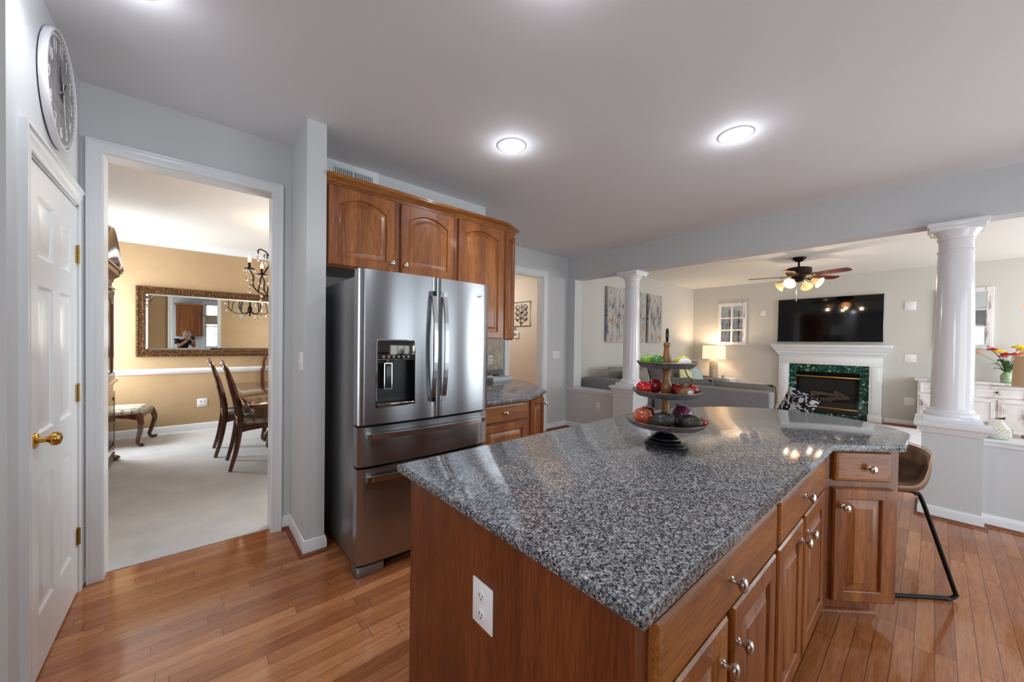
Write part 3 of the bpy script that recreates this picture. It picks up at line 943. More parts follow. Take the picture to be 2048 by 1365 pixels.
    vhandle(gap - .035, dl); vhandle(gap + .045, dr)
    def hhandle(z, par):
        m = MB()
        x0, x1 = .045, W - .045
        rings = []
        for i in range(25):
            u = i / 24
            x = x0 + (x1 - x0) * u
            y = bow(x) - .020 - .034 * math.sin(PI * u) ** .7
            rings.append([(x, y, z - .016), (x, y, z + .016), (x, y + .013, z + .016), (x, y + .013, z - .016)])
        m.loft(rings)
        for x in (x0, x1 - .03): m.box(x, x + .03, bow(x) - .03, bow(x) + .004, z - .014, z + .014)
        m.build('handle', M['steel_bar'], par, smooth=False)
    hhandle(.822, d1); hhandle(.575, d2)
    # feet and base
    MB().prism([(.0, .09), (.0, .012), (.012, .0), (.155, -.006), (.16, .09)], 0, .062, .003).build('foot', M['steel_side'], t)
    MB().prism([(W, .09), (W, .012), (W - .012, .0), (W - .155, -.006), (W - .16, .09)], 0, .062, .003).build('foot', M['steel_side'], t)
    MB().box(.16, W - .16, .06, .10, .012, .07).build('base_grille', M['black'], t, smooth=False)
    for x in (.03, W - .09):
        MB().box(x, x + .06, .03, .17, 1.755, 1.792, .008).build('hinge_cover', M['steel_side'], t)
    lx, lz = .83, 1.705
    lg = MB()
    lg.tube([(lx - .035, bow(lx) - .002, lz), (lx - .015, bow(lx) - .002, lz - .006), (lx + .012, bow(lx) - .002, lz - .004), (lx + .03, bow(lx) - .002, lz + .004)], .0012, 6)
    lg.tube([(lx - .012, bow(lx) - .002, lz + .010), (lx - .004, bow(lx) - .002, lz - .014), (lx + .004, bow(lx) - .002, lz + .002), (lx + .010, bow(lx) - .002, lz - .014), (lx + .020, bow(lx) - .002, lz + .012)], .0012, 6)
    lg.build('logo_mark', M['chrome'], dr)
fridge()

# ------------------------------------------------------------------ upper cabinets
CROWN = [(0, 0), (.004, 0), (.004, .012), (.012, .018), (.018, .034), (.034, .052), (.044, .058), (.044, .070), (.050, .074), (.050, .084), (0, .084)]
CROWN = [(a, b * .72) for a, b in CROWN]
def upper_cabinets():
    Y0 = 2.622
    t = thing('upper_cabinet', 'cherry wall cabinet over the refrigerator with two arched doors', 'cabinet', (.650, Y0, 1.868))
    MB().box(0, .985, 0, .44, 0, .545).build('cabinet_box', M['cherry_dark'], t, smooth=False)
    for x0, w_, kx in ((.012, .450, .427), (.512, .456, .030)):
        d = MB().panel(w_, .522, .022, .062, .058, M=T(x0, 0, .010)).build('door', M['cherry'], t, angle=25)
        knob_cabinet(d, x0 + kx, -.022, .075)
    MB().sweep(CROWN, [(0, 0, .545), (.985, 0, .545)]).build('crown_moulding', M['cherry_x'], t, angle=25)
    # tall cabinet with the angled end
    t = thing('upper_cabinet', 'tall cherry wall cabinet with an angled end door, right of the refrigerator', 'cabinet', (1.637, Y0, 1.398))
    H = 1.015
    ang = math.atan2(.10, .20)
    poly = [(0, 0), (.535, 0), (.735, .10), (.735, .44), (0, .44)]
    MB().prism(poly, 0, H).build('cabinet_box', M['cherry_dark'], t, smooth=False)
    MB().panel(.486, H - .022, .022, .062, .050, M=T(.026, 0, .012)).build('door', M['cherry'], t, angle=25)
    L = math.hypot(.2, .1)
    A = T(.535, 0, 0) @ Rz(ang)
    d = MB().panel(L - .016, H - .022, .022, .045, .035, raised=True, M=A @ T(.010, 0, .012)).build('end_door', M['cherry'], t, angle=25)
    kp = A @ Vector((L - .03, -.022, .115))
    knob_cabinet(d, kp.x, kp.y, kp.z, ang)
    MB().sweep(CROWN, [(0, 0, H), (.535, 0, H), (.735, .10, H), (.735, .44, H)]).build('crown_moulding', M['cherry_x'], t, angle=25)
upper_cabinets()

def wall_vent():
    t = thing('air_vent', 'white wall air vent with dark slats above the cabinet crown', 'vent', (.783, YD, 2.588))
    w_, h_ = .352, .160
    m = MB().sweep([(0, 0), (0, .008), (.004, .010), (.022, .010), (.026, .006), (.026, 0)], [(0, 0, 0), (0, 0, h_), (w_, 0, h_), (w_, 0, 0)], closed=True, up=(0, -1, 0))
    m.sweep([(-.03, 0), (-.03, .006), (0, .008), (0, 0)], [(0, 0, 0), (0, 0, h_), (w_, 0, h_), (w_, 0, 0)], closed=True, up=(0, -1, 0))
    m.box(w_ / 2 - .008, w_ / 2 + .008, -.008, 0, 0, h_)
    m.build('frame', M['trim'], t, angle=30)
    MB().box(0, w_, -.002, -.0005, 0, h_).build('backing', plain('dark_duct', (40, 40, 42), .8), t, smooth=False)
    for i in range(22):
        x = .018 + i * (w_ - .036) / 21
        if abs(x - w_ / 2) < .012: continue
        sl = MB().box(-.0035, .0035, -.0065, .0015, .006, h_ - .006, M=T(x, -.003, 0) @ Rz(.5 if x < w_ / 2 else -.7))
        sl.build('slat', M['trim'], t, smooth=False)
wall_vent()

# ------------------------------------------------------------------ base cabinet with clipped corner, its counter, and the nook
def base_nook():
    t = thing('base_cabinet', 'cherry base cabinet with drawer and angled end door right of the refrigerator', 'cabinet', (1.690, 2.385, 0))
    poly = [(0, 0), (.600, 0), (.872, .088), (1.20, .50), (1.40, 1.05), (1.50, 1.59), (.60, 1.59), (.60, .675), (0, .675)]
    MB().prism([(p[0], p[1]) for p in poly], .105, .868).build('cabinet_box', M['cherry_dark'], t, smooth=False)
    inn = [(.01, .075), (.58, .075), (.83, .155), (1.14, .53), (1.33, 1.06), (1.43, 1.58), (.61, 1.58), (.61, .67), (.01, .67)]
    MB().prism(inn, 0, .105).build('toe_kick', M['cherry_dark'], t, smooth=False)
    d = MB().panel(.520, .145, .02, flat=True, M=T(.045, 0, .705)).build('drawer', M['cherry_x'], t, angle=25)
    knob_cabinet(d, .300, -.02, .778)
    d = MB().panel(.520, .565, .02, .06, 0, M=T(.045, 0, .118)).build('door', M['cherry'], t, angle=25)
    ang = math.atan2(.088, .272); L = math.hypot(.088, .272)
    A = T(.600, 0, 0) @ Rz(ang)
    d = MB().panel(L - .03, .735, .02, .048, 0, M=A @ T(.014, 0, .118)).build('end_door', M['cherry'], t, angle=25)
    kp = A @ Vector((L - .028, -.02, .800))
    knob_cabinet(d, kp.x, kp.y, kp.z, ang)
    top = [(1.69, 2.345), (2.26, 2.325), (2.684, 2.545), (2.895, 2.88), (3.03, 3.10), (3.13, 3.5), (3.22, YH - .002), (2.285, YH - .002), (2.285, 3.064), (1.69, 3.064)]
    tag(MB().prism(top, .868, .9, .006).build('countertop', M['granite']), 'speckled granite countertop on the small cabinet beside the refrigerator', 'countertop')
    tag(MB().box(2.29, 3.285, YH - .022, YH - .0005, .9005, 1.0, .002).build('backsplash', M['granite']), 'low granite backsplash strip behind the white tray', 'backsplash')
    tag(MB().box(2.29, 3.285, YH - .012, YH - .0005, 1.0005, 1.42).build('backsplash', M['tile'], smooth=False), 'beige stone tile backsplash under the tall cabinet', 'backsplash')
    # white tray with a dark thing in it
    t = thing('serving_tray', 'white rectangular dish at the back of the small granite counter', 'tray', (2.84, 3.56, .9005), .18)
    b = MB()
    rr = lambda x, y, z: [(-x, -y, z), (x, -y, z), (x, y, z), (-x, y, z)]
    b.loft([rr(.165, .105, 0), rr(.19, .128, .045), rr(.19, .128, .05), rr(.182, .12, .05), rr(.158, .098, .008)])
    b.build('dish', M['white_gloss'], t, angle=30)
    tag(MB().box(-.05, .05, -.02, .02, 0, .018, .004, M=T(2.86, 3.58, .952) @ Rz(.3)).build('remote', M['black']), 'small dark object lying across the white dish', 'gadget').location = (0, 0, 0)
base_nook()

# ------------------------------------------------------------------ wall plates
def plate(name, label, cat, loc, rz, kind='outlet', gang=1, w_=None, h_=.122):
    """plate in the XZ plane that faces -Y before turning"""
    t = thing(name, label, cat, loc, rz)
    w_ = w_ or (.072 + .046 * (gang - 1))
    MB().box(-w_ / 2, w_ / 2, -.006, 0, -h_ / 2, h_ / 2, .004).build('cover_plate', M['plate'], t)
    for g in range(gang):
        x = (g - (gang - 1) / 2) * .046
        if kind == 'outlet':
            for z in (-.026, .026):
                r = MB().lathe([(.0165, .004), (.0165, .0085), (.015, .0095)], n=24, M=T(x, 0, z) @ Rx(PI / 2)).build('receptacle', M['plate'], t)
                MB().box(x - .0075, x - .005, -.0102, -.009, z - .001, z + .008).box(x + .005, x + .0075, -.0102, -.009, z, z + .007).lathe([(.0026, .009), (.0026, .0102)], n=10, M=T(x, 0, z - .0075) @ Rx(PI / 2)).build('slots', M['slot'], r, smooth=False)
        elif kind == 'switch':
            MB().box(x - .0045, x + .0045, -.009, -.005, -.012, .012).box(x - .0035, x + .0035, -.018, -.006, -.001, .009, M=None).build('toggle', M['plate'], t, smooth=False)
        elif kind == 'dial':
            MB().lathe([(.014, .005), (.013, .018), (.010, .020)], n=20, M=T(x, 0, -.018) @ Rx(PI / 2)).build('dial_knob', M['plate'], t)
            MB().box(x - .010, x + .010, -.0085, -.005, .012, .030).build('socket', M['slot'], t, smooth=False)
        elif kind == 'jack':
            MB().box(x - .016, x + .016, -.010, -.005, -.03, .03, .002).build('insert', M['trim'], t)
            MB().lathe([(.004, .009), (.004, .014)], n=10, M=T(x, 0, 0) @ Rx(PI / 2)).build('stud', M['slot'], t)
        elif kind == 'speaker':
            MB().box(-w_ / 2 + .008, w_ / 2 - .008, -.016, -.005, -h_ / 2 + .008, h_ / 2 - .008, .004).build('grille', M['trim'], t)
    return t
plate('wall_outlet', 'white duplex outlet on the cherry end panel of the island', 'outlet', (.619, .818, .638), -PI / 2, 'outlet', 1, .092, .127)
plate('light_switch', 'white double switch plate on the left face of the white wall end', 'switch', (.533, 2.715, 1.235), -PI / 2, 'switch', 2)
plate('light_switch', 'white triple switch plate right of the hall doorway', 'switch', (4.412, YH, 1.186), 0, 'switch', 3, .175)
plate('wall_outlet', 'white outlet with a dial on the stone tile backsplash', 'outlet', (3.06, YH - .0125, 1.135), 0, 'dial')
plate('wall_outlet', 'white duplex outlet on the low grey wall left of the farther column', 'outlet', (XB, 3.345, .42), -PI / 2, 'outlet')
plate('wall_outlet', 'white double outlet on the tan dining room wall', 'outlet', (.09, 7.2, .405), 0, 'outlet', 2, .12)
R_ = -PI / 2
plate('wall_speaker', 'small white wall speaker between the window-pane mirror and the television', 'speaker', (9.5, 2.49, 2.10), R_, 'speaker', 1, .10, .12)
plate('wall_speaker', 'small white wall speaker right of the television', 'speaker', (9.5, .295, 2.11), R_, 'speaker', 1, .14, .15)
plate('light_switch', 'white switch plate right of the fireplace mantel', 'switch', (9.5, .275, 1.19), R_, 'switch', 1, .14, .13)
plate('wall_outlet', 'white outlet low on the wall left of the distressed sideboard', 'outlet', (9.5, .268, .435), R_, 'outlet', 1, .13, .13)
plate('wall_outlet', 'white outlet low on the wall between the sofa and the fireplace', 'outlet', (9.5, 2.50, .48), R_, 'jack', 1, .12, .12)

# ------------------------------------------------------------------ island
def island():
    t = thing('kitchen_island_cabinet', 'cherry island cabinet nearest the camera with drawer, two doors and end panel', 'cabinet', (.620, .355, 0))
    MB().box(.014, .880, 0, .92, .10, .868).build('cabinet_box', M['cherry_dark'], t, smooth=False)
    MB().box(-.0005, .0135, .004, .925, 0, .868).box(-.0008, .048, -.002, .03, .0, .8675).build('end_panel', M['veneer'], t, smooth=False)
    MB().box(.05, .880, .075, .9, 0, .10).build('toe_kick', M['cherry_dark'], t, smooth=False)
    d = MB().panel(.815, .152, .021, flat=True, M=T(.050, 0, .692)).build('drawer', M['cherry_x'], t, angle=25)
    knob_cabinet(d, .440, -.021, .768)
    for x0, kx, dw in ((.050, .342, .377), (.470, .029, .395)):
        d = MB().panel(dw, .585, .021, .066, 0, M=T(x0, 0, .093)).build('door', M['cherry'], t, angle=25)
        knob_cabinet(d, x0 + kx, -.021, .575)
    t = thing('kitchen_island_cabinet', 'middle cherry island cabinet with one drawer over two doors', 'cabinet', (1.501, .355, 0))
    MB().box(0, .880, 0, .92, .10, .868).build('cabinet_box', M['cherry_dark'], t, smooth=False)
    MB().box(0, .88, .075, .9, 0, .10).sweep([(0, 0), (.016, 0), (.014, .014), (.006, .02), (0, .02)], [(0, .075, 0), (.88, .075, 0)]).build('toe_kick', M['cherry_dark'], t, smooth=False)
    d = MB().panel(.815, .152, .021, flat=True, M=T(.020, 0, .692)).build('drawer', M['cherry_x'], t, angle=25)
    knob_cabinet(d, .380, -.021, .768)
    for x0, kx, dw in ((.020, .322, .357), (.416, .029, .418)):
        d = MB().panel(dw, .585, .021, .066, 0, M=T(x0, 0, .093)).build('door', M['cherry'], t, angle=25)
        knob_cabinet(d, x0 + kx, -.021, .600)
    # angled end cabinet: local x along the face, face towards local -Y
    A = -PI / 4
    t = thing('kitchen_island_cabinet', 'angled cherry cabinet at the far end of the island with one drawer and one door', 'cabinet', (2.388, .355, 0), A)
    MB().prism([(.0, 0), (.352, 0), (.352, .19), (.0, .50)], .10, .868).build('cabinet_box', M['cherry_dark'], t, smooth=False)
    MB().prism([(-.02, .068), (.295, .068), (.295, .18), (-.02, .45)], 0, .10).sweep([(0, 0), (.018, 0), (.017, .012), (.010, .020), (0, .026)], [(-.03, .068, 0), (.295, .068, 0), (.295, .18, 0)]).build('toe_kick', M['cherry'], t, angle=30)
    d = MB().panel(.262, .146, .021, flat=True, M=T(.042, 0, .714)).build('drawer', M['cherry_x'], t, angle=25)
    knob_cabinet(d, .198, -.021, .782)
    d = MB().panel(.278, .566, .021, .055, 0, M=T(.042, 0, .112)).build('door', M['cherry'], t, angle=25)
    knob_cabinet(d, .082, -.021, .588)
    # support behind, under the curved bar
    t = thing('kitchen_island_cabinet', 'plain cherry back of the island under the curved bar', 'cabinet', (2.382, .79, 0))
    MB().prism([(.0, .10), (.26, .0), (.46, .08), (.30, .33), (.0, .48)], 0, .868).build('cabinet_box', M['cherry'], t, smooth=False)
    # the top
    pts = [(.596, 1.356), (.600, .324), (2.372, .324), (2.618, .080), (3.03, .080), (3.15, .145), (3.27, .27), (3.345, .42), (3.365, .60), (3.335, .81), (3.235, .95), (3.11, 1.07), (2.955, 1.18), (2.72, 1.285), (2.50, 1.335), (2.28, 1.356)]
    m = MB()
    m.prism(pts, .868, .9)
    bm = m.bm
    es = [e for e in bm.edges if abs(e.verts[0].co.z - e.verts[1].co.z) < 1e-6]
    bmesh.ops.bevel(bm, geom=es, offset=.009, segments=3, profile=.5, affect='EDGES')
    tag(m.build('island_countertop', M['granite'], angle=50), 'large grey granite island countertop with a curved bar end', 'countertop')
island()

# ------------------------------------------------------------------ bar stool
def stool():
    t = thing('bar_stool', 'tan leather bar stool with black tube frame at the right end of the island', 'stool', (3.080, .268, 0), math.radians(45))
    # local: sitter faces +Y (towards the bar); back towards -Y
    zs = .618
    seat = MB()
    rings = []
    n = 28
    def lip(a):      # rim height of the bucket: high at the back, low at the front
        b = min(max((math.cos(a - 3 * PI / 2) - .12) / .62, 0), 1)
        return zs + .004 + .185 * b * b * (3 - 2 * b) * (1 - .10 * abs(math.cos(a)))
    for f, dz in ((.05, .012), (.45, .008), (.72, .006), (.88, .022), (.97, None)):
        r = []
        for i in range(n):
            a = 2 * PI * i / n
            x = .232 * f * math.copysign(abs(math.cos(a)) ** .75, math.cos(a)); y = .215 * f * math.copysign(abs(math.sin(a)) ** .75, math.sin(a)) - .022
            r.append((x, y, zs + dz if dz is not None else lip(a)))
        rings.append(r)
    outer = []
    for f, mode in ((1.05, 'top'), (1.07, 'mid'), (.98, 'low'), (.75, 'bot'), (.05, 'bot')):
        r = []
        for i in range(n):
            a = 2 * PI * i / n
            x = .232 * f * math.copysign(abs(math.cos(a)) ** .75, math.cos(a)); y = .215 * f * math.copysign(abs(math.sin(a)) ** .75, math.sin(a)) - .022
            L_ = lip(a)
            z = {'top': L_ + .006, 'mid': L_ * .6 + (zs - .02) * .4, 'low': zs - .03, 'bot': zs - .04}[mode]
            r.append((x, y, z))
        outer.append(r)
    seat.loft(rings + outer)
    s_ = seat.build('seat_shell', M['leather'], t, angle=60, subsurf=1)
    st = MB()
    st.tube([(.232 * 1.035 * math.copysign(abs(math.cos(a)) ** .75, math.cos(a)), .215 * 1.035 * math.copysign(abs(math.sin(a)) ** .75, math.sin(a)) - .022, lip(a) + .004) for a in [2 * PI * i / 40 for i in range(40)]], .0028, 6, True)
    st.build('piping', M['thread'], s_)
    # two side frames, each a bent tube, and foot rails
    zt = zs - .048
    for sx in (-1, 1):
        x = sx * .145
        p = spline([(x * .9, .12, zt), (x, -.10, zt), (x * 1.06, -.150, zt - .012), (x * 1.12, -.180, zt - .06), (x * 1.42, -.300, .075), (x * 1.45, -.312, .032), (x * 1.45, -.285, .0115), (x * 1.45, -.24, .0105), (x * 1.45, .16, .0105), (x * 1.45, .20, .0105), (x * 1.42, .215, .04), (x * 1.1, .16, zt - .04), (x, .135, zt - .005), (x * .9, .10, zt)], 5)
        MB().tube(p, .0105, 10).build('side_frame', M['black_metal'], t)
        MB().box(x * 1.45 - .012, x * 1.45 + .012, -.285, -.255, 0, .012, .002).box(x * 1.45 - .012, x * 1.45 + .012, .14, .17, 0, .012, .002).build('foot_pad', M['black'], t)
    MB().tube([(-.18, .195, .20), (.18, .195, .20)], .009, 10).build('foot_rest', M['black_metal'], t)
    MB().tube([(-.13, .06, zt), (.13, .06, zt)], .009, 10).tube([(-.14, -.08, zt), (.14, -.08, zt)], .009, 10).build('seat_support', M['black_metal'], t)
stool()

# ------------------------------------------------------------------ ceiling lights
def can_light(label, x, y, beam=26):
    t = thing('ceiling_light', label, 'ceiling light', (x, y, ZC), 0, None)
    MB().lathe([(.104, 0), (.103, -.004), (.090, -.009), (.080, -.010), (.076, -.006), (.076, 0)], n=40, cap=False).build('trim_ring', M['trim'], t)
    MB().lathe([(.076, -.004), (.070, -.014), (.056, -.024), (.030, -.031), (.001, -.033)], n=36, cap=False).build('diffuser', M['led'], t)
    l = bpy.data.lights.new('ceiling_light_glow', 'POINT')
    l.shadow_soft_size = .028; l.energy = 1.15; l.color = (.92, .95, 1)
    o = bpy.data.objects.new('ceiling_light_glow', l); COL.objects.link(o); o.parent = t
    o.location = (0, 0, -.062)
    l = bpy.data.lights.new('ceiling_light_beam', 'SPOT')
    l.spot_size = math.radians(150); l.spot_blend = .9; l.shadow_soft_size = .06; l.energy = beam; l.color = (.96, .97, 1)
    o = bpy.data.objects.new('ceiling_light_beam', l); COL.objects.link(o); o.parent = t
    o.location = (0, 0, -.05)
    return t
can_light('round recessed ceiling light above the refrigerator side of the island, left of the lit pair', 1.698, 1.985, 18)
can_light('round recessed ceiling light above the bar end, right of the lit pair', 2.705, .886)
can_light('recessed ceiling light cut off by the top edge of the photo near the clock', -.205, 2.055, 15)
can_light('recessed ceiling light outside the top edge above the island', 0.980, .900)

# hallway pieces
def hall_things():
    l = bpy.data.lights.new('hall_fill_light', 'POINT'); l.energy = 24; l.color = (1, .96, .90); l.shadow_soft_size = .12  # lamp added to brighten the hall, no fixture belongs to it
    o = bpy.data.objects.new('hall_fill_light', l); COL.objects.link(o); o.location = (3.6, 5.6, 2.2)
    # wrought iron panel on the wall x=4.70, faces -X ; local x runs along -y
    t = thing('wall_grille', 'black wrought iron scroll panel on the beige hall wall', 'wall decoration', (4.70, 4.885, 1.685), -PI / 2)
    W, H = -.50, .455
    m = MB().tube([(0, -.012, 0), (W, -.012, 0), (W, -.012, H), (0, -.012, H)], .008, 6, True)
    m.build('frame', M['black_metal'], t)
    def scroll(cx, cz, s, flip, turns=1.25, r0=.055):
        p = []
        for i in range(22):
            a = i / 21 * turns * 2 * PI
            r = r0 * (1 - i / 26)
            p.append((cx + flip * (r * math.cos(a) - r0), -.012, cz + s * r * math.sin(a)))
        return p
    mid = W / 2
    MB().tube(spline([(mid, -.012, 0), (mid - .01, -.012, .15), (mid + .01, -.012, .3), (mid, -.012, H - .03)], 5), .006, 6).build('stem', M['black_metal'], t)
    for z, r in ((.10, .06), (.20, .07), (.30, .075)):
        for fl in (-1, 1):
            p = spline([(mid, -.012, z - .07), (mid + fl * .05, -.012, z - .02), (mid + fl * .10, -.012, z)], 5)[:-1]
            c = [(mid + fl * (.10 + .06 * math.sin(a)) + fl * 0, -.012, z + .055 - (.055 - .02 * a / 8) * math.cos(a)) for a in [k * .45 for k in range(16)]]
            MB().tube(p + c, .005, 6).build('scroll', M['black_metal'], t)
    for z in (.13, .24, .34):
        for fl in (-1, 1): MB().lathe([(.001, -.002), (.024, 0), (.027, .018), (.025, .018)], (mid + fl * .12, -.035, z), 14).build('candle_cup', M['nickel'], t)
    t = thing('thermostat', 'small white thermostat on the hall wall under the iron panel', 'thermostat', (4.70, 5.27, 1.515), -PI / 2)
    MB().box(-.075, .075, -.028, 0, -.06, .06, .008).build('case', M['plate'], t)
    MB().box(-.045, .035, -.0295, -.027, -.015, .04).build('screen', plain('grey_display', (120, 128, 126), .2), t, smooth=False)
hall_things()

# ------------------------------------------------------------------ dining room
def gframe(m, w_, h_, prof):
    """closed frame in the XZ plane, projecting to -Y; prof = (distance inward from the outer edge, projection)"""
    return m.sweep(prof, [(0, 0, 0), (0, 0, h_), (w_, 0, h_), (w_, 0, 0)], closed=True, up=(0, -1, 0))
def dining_mirror():
    t = thing('wall_mirror', 'wide mirror in a bronze and gilt frame on the tan dining room wall', 'mirror', (-.615, 7.198, 1.105))
    W, H = 2.06, .985
    m = MB(); gframe(m, W, H, [(0, 0), (0, .030), (.010, .042), (.026, .046), (.030, .040), (.070, .030), (.074, .034), (.088, .032), (.096, .018), (.096, 0)])
    m.build('frame', M['gilt'], t, angle=35)
    g = MB()
    i = .092
    rr = lambda d, y: [(i + d, y, i + d), (W - i - d, y, i + d), (W - i - d, y, H - i - d), (i + d, y, H - i - d)]
    g.loft([rr(0, -.001), rr(0, -.006), rr(.03, -.011)], True, True)
    g.build('glass', M['mirror'], t, smooth=False)
dining_mirror()

def dining_chair_parts(t, fabric_=None):
    # faces +X ; origin on the floor under the seat centre
    for s in (-1, 1):
        p = spline([(-.285, s * .235, 0), (-.235, s * .225, .20), (-.20, s * .215, .45), (-.205, s * .215, .62), (-.255, s * .215, .86), (-.275, s * .195, .93), (-.30, s * .19, 1.02), (-.325, s * .15, 1.085), (-.335, s * .06, 1.10)], 5)
        n = len(p)
        MB().tube(p, [.017 + .011 * math.sin(PI * min(i / n * 1.35, 1)) for i in range(n)], 8).build('rear_leg', M['mahogany'], t)
    MB().tube(spline([(-.333, -.075, 1.098), (-.338, -.03, 1.112), (-.340, 0, 1.125), (-.338, .03, 1.112), (-.333, .075, 1.098)], 4), [.018] * 17, 8).ball((-.338, 0, 1.105), (.022, .05, .028), 12, 8).build('crest_rail', M['mahogany'], t)
    sp = MB()
    rows = []
    for z, w_, x in ((.50, .075, -.200), (.56, .095, -.205), (.66, .062, -.214), (.76, .085, -.232), (.86, .115, -.258), (.95, .080, -.285), (1.04, .06, -.315), (1.10, .05, -.334)):
        rows.append([(x - .007, -w_, z), (x + .007, -w_, z), (x + .007, w_, z), (x - .007, w_, z)])
    sp.loft(rows).build('back_splat', M['mahogany'], t)
    MB().box(-.222, -.188, -.205, .205, .44, .515, .008).build('back_rail', M['mahogany'], t)
    seat = []
    for z, k in ((.455, .97), (.465, 1.0), (.495, 1.0), (.515, .95), (.527, .80), (.533, .5), (.535, .1)):
        seat.append([(x * k, y * k, z) for x, y in [(-.185, -.195)] + [(-.06, -.225), (.10, -.248), (.225, -.255), (.248, -.22), (.256, 0), (.248, .22), (.225, .255), (.10, .248), (-.06, .225), (-.185, .195)]])
    MB().loft(seat).build('seat_cushion', fabric_ or M['trellis'], t, angle=60)
    for s in (-1, 1):
        r = MB()
        r.loft([[(x, s * (y - .012), z0), (x, s * (y + .012), z0), (x, s * (y + .012), .462), (x, s * (y - .012), .462)] for x, y, z0 in ((-.20, .205, .385), (-.13, .212, .40), (0, .228, .415), (.13, .243, .40), (.225, .25, .38))])
        r.build('side_rail', M['mahogany'], t, smooth=False)
        leg = spline([(.228, s * .235, .455), (.255, s * .256, .36), (.262, s * .262, .30), (.232, s * .238, .16), (.220, s * .230, .06), (.240, s * .246, .025), (.262, s * .262, .018)], 5)
        MB().tube(leg, [.030, .033, .034, .033, .031, .030, .029, .027, .025, .023, .021, .019, .018, .017, .016, .016, .016, .016, .017, .019, .020, .021, .021, .022, .022, .022, .021, .02, .02, .018, .016][:len(leg)], 8).build('front_leg', M['mahogany'], t)
    MB().loft([[(x - .012, y, z0), (x + .012, y, z0), (x + .012, y, .462), (x - .012, y, .462)] for x, y, z0 in ((.232, -.235, .38), (.245, -.12, .41), (.248, 0, .395), (.245, .12, .41), (.232, .235, .38))]).build('front_rail', M['mahogany'], t, smooth=False)

def dining_set():
    G = 'dining chairs along the near side of the dark table'
    a = thing('dining_chair', 'dark carved dining chair tucked under the table, nearest to the doorway', 'chair', (.565, 4.955, .004), 0, G)
    dining_chair_parts(a)
    dup(a, (.47, 5.62, .004), 0, 'dark carved dining chair standing behind the chair nearest to the doorway', G)
    dup(a, (1.02, 6.62, .004), -PI / 2, 'dark dining chair at the far end of the table, half hidden by the door casing', G)
    t = thing('dining_table', 'dark polished dining table with carved apron seen through the doorway', 'table', (.985, 5.22, .004))
    top = [(-.60, -1.02)] + [(-.60, -1.06), (-.56, -1.10), (.56, -1.10), (.60, -1.06), (.60, 1.06), (.56, 1.10), (-.56, 1.10), (-.60, 1.06)]
    MB().prism(top, .722, .758, .010, 3).build('tabletop', M['mahogany_x'], t)
    ap = MB()
    ap.sweep([(0, 0), (0, .075), (-.014, .075), (-.010, .05), (-.018, .03), (-.012, .0)], [(-.54, -1.04, .647), (-.54, 1.04, .647), (.54, 1.04, .647), (.54, -1.04, .647)], closed=True)
    q = 0
    for i in range(40):
        y = -1.02 + 2.04 * i / 39
        ap.ball((-.553, y, .672), (.010, .020, .016), 8, 6)
    for i in range(20):
        ap.ball((-.52 + 1.04 * i / 19, -1.053, .672), (.020, .010, .016), 8, 6)
    ap.build('apron', M['mahogany'], t)
    for sy in (-.55, .55):
        MB().lathe([(.10, .12), (.12, .16), (.07, .22), (.05, .30), (.09, .40), (.11, .48), (.06, .56), (.09, .62), (.12, .70), (.12, .722)], (0, sy, 0), 20).build('pedestal', M['mahogany'], t)
        for k in range(4):
            an = PI / 4 + k * PI / 2
            d = lambda r, z: (r * math.cos(an), sy + r * math.sin(an), z)
            p = spline([d(.05, .26), d(.17, .22), d(.27, .11), d(.33, .035), d(.37, .032)], 5)
            MB().tube(p, [.045 - .02 * i / len(p) for i in range(len(p))], 8).build('foot', M['mahogany'], t)
dining_set()

def bench():
    t = thing('upholstered_bench', 'small bench with pale upholstered seat and curved dark legs beside the hutch', 'bench', (-.76, 6.80, .004), math.radians(-10))
    W, D = .31, .27
    seat = []
    for z, k in ((.405, .98), (.415, 1.02), (.445, 1.02), (.468, .95), (.48, .75), (.484, .3)):
        r = []
        for i in range(32):
            a = 2 * PI * i / 32
            r.append((W * k * math.copysign(abs(math.cos(a)) ** .35, math.cos(a)), D * k * math.copysign(abs(math.sin(a)) ** .35, math.sin(a)), z))
        seat.append(r)
    MB().loft(seat).build('seat_cushion', M['trellis'], t, angle=60)
    for s in (-1, 1):
        MB().loft([[(x, s * (D - .03), z0), (x, s * (D - .005), z0), (x, s * (D - .005), .41), (x, s * (D - .03), .41)] for x, z0 in ((-.28, .33), (-.2, .355), (-.08, .375), (0, .36), (.08, .375), (.2, .355), (.28, .33))]).build('rail', M['mahogany'], t, smooth=False)
        MB().loft([[(s * (W - .03), y, z0), (s * (W - .005), y, z0), (s * (W - .005), y, .41), (s * (W - .03), y, .41)] for y, z0 in ((-.24, .33), (-.14, .355), (0, .37), (.14, .355), (.24, .33))]).build('rail', M['mahogany'], t, smooth=False)
    for sx in (-1, 1):
        for sy in (-1, 1):
            d = lambda o, z: (sx * (W - .035 + o), sy * (D - .035 + o), z)
            p = spline([d(0, .405), d(.022, .33), d(.030, .27), d(.010, .16), d(-.012, .07), d(0, .028), d(.03, .020), d(.045, .026)], 4)
            n = len(p)
            MB().tube(p, [.036 - .018 * min(i / n * 1.5, 1) for i in range(n)], 8).build('leg', M['mahogany'], t)
bench()

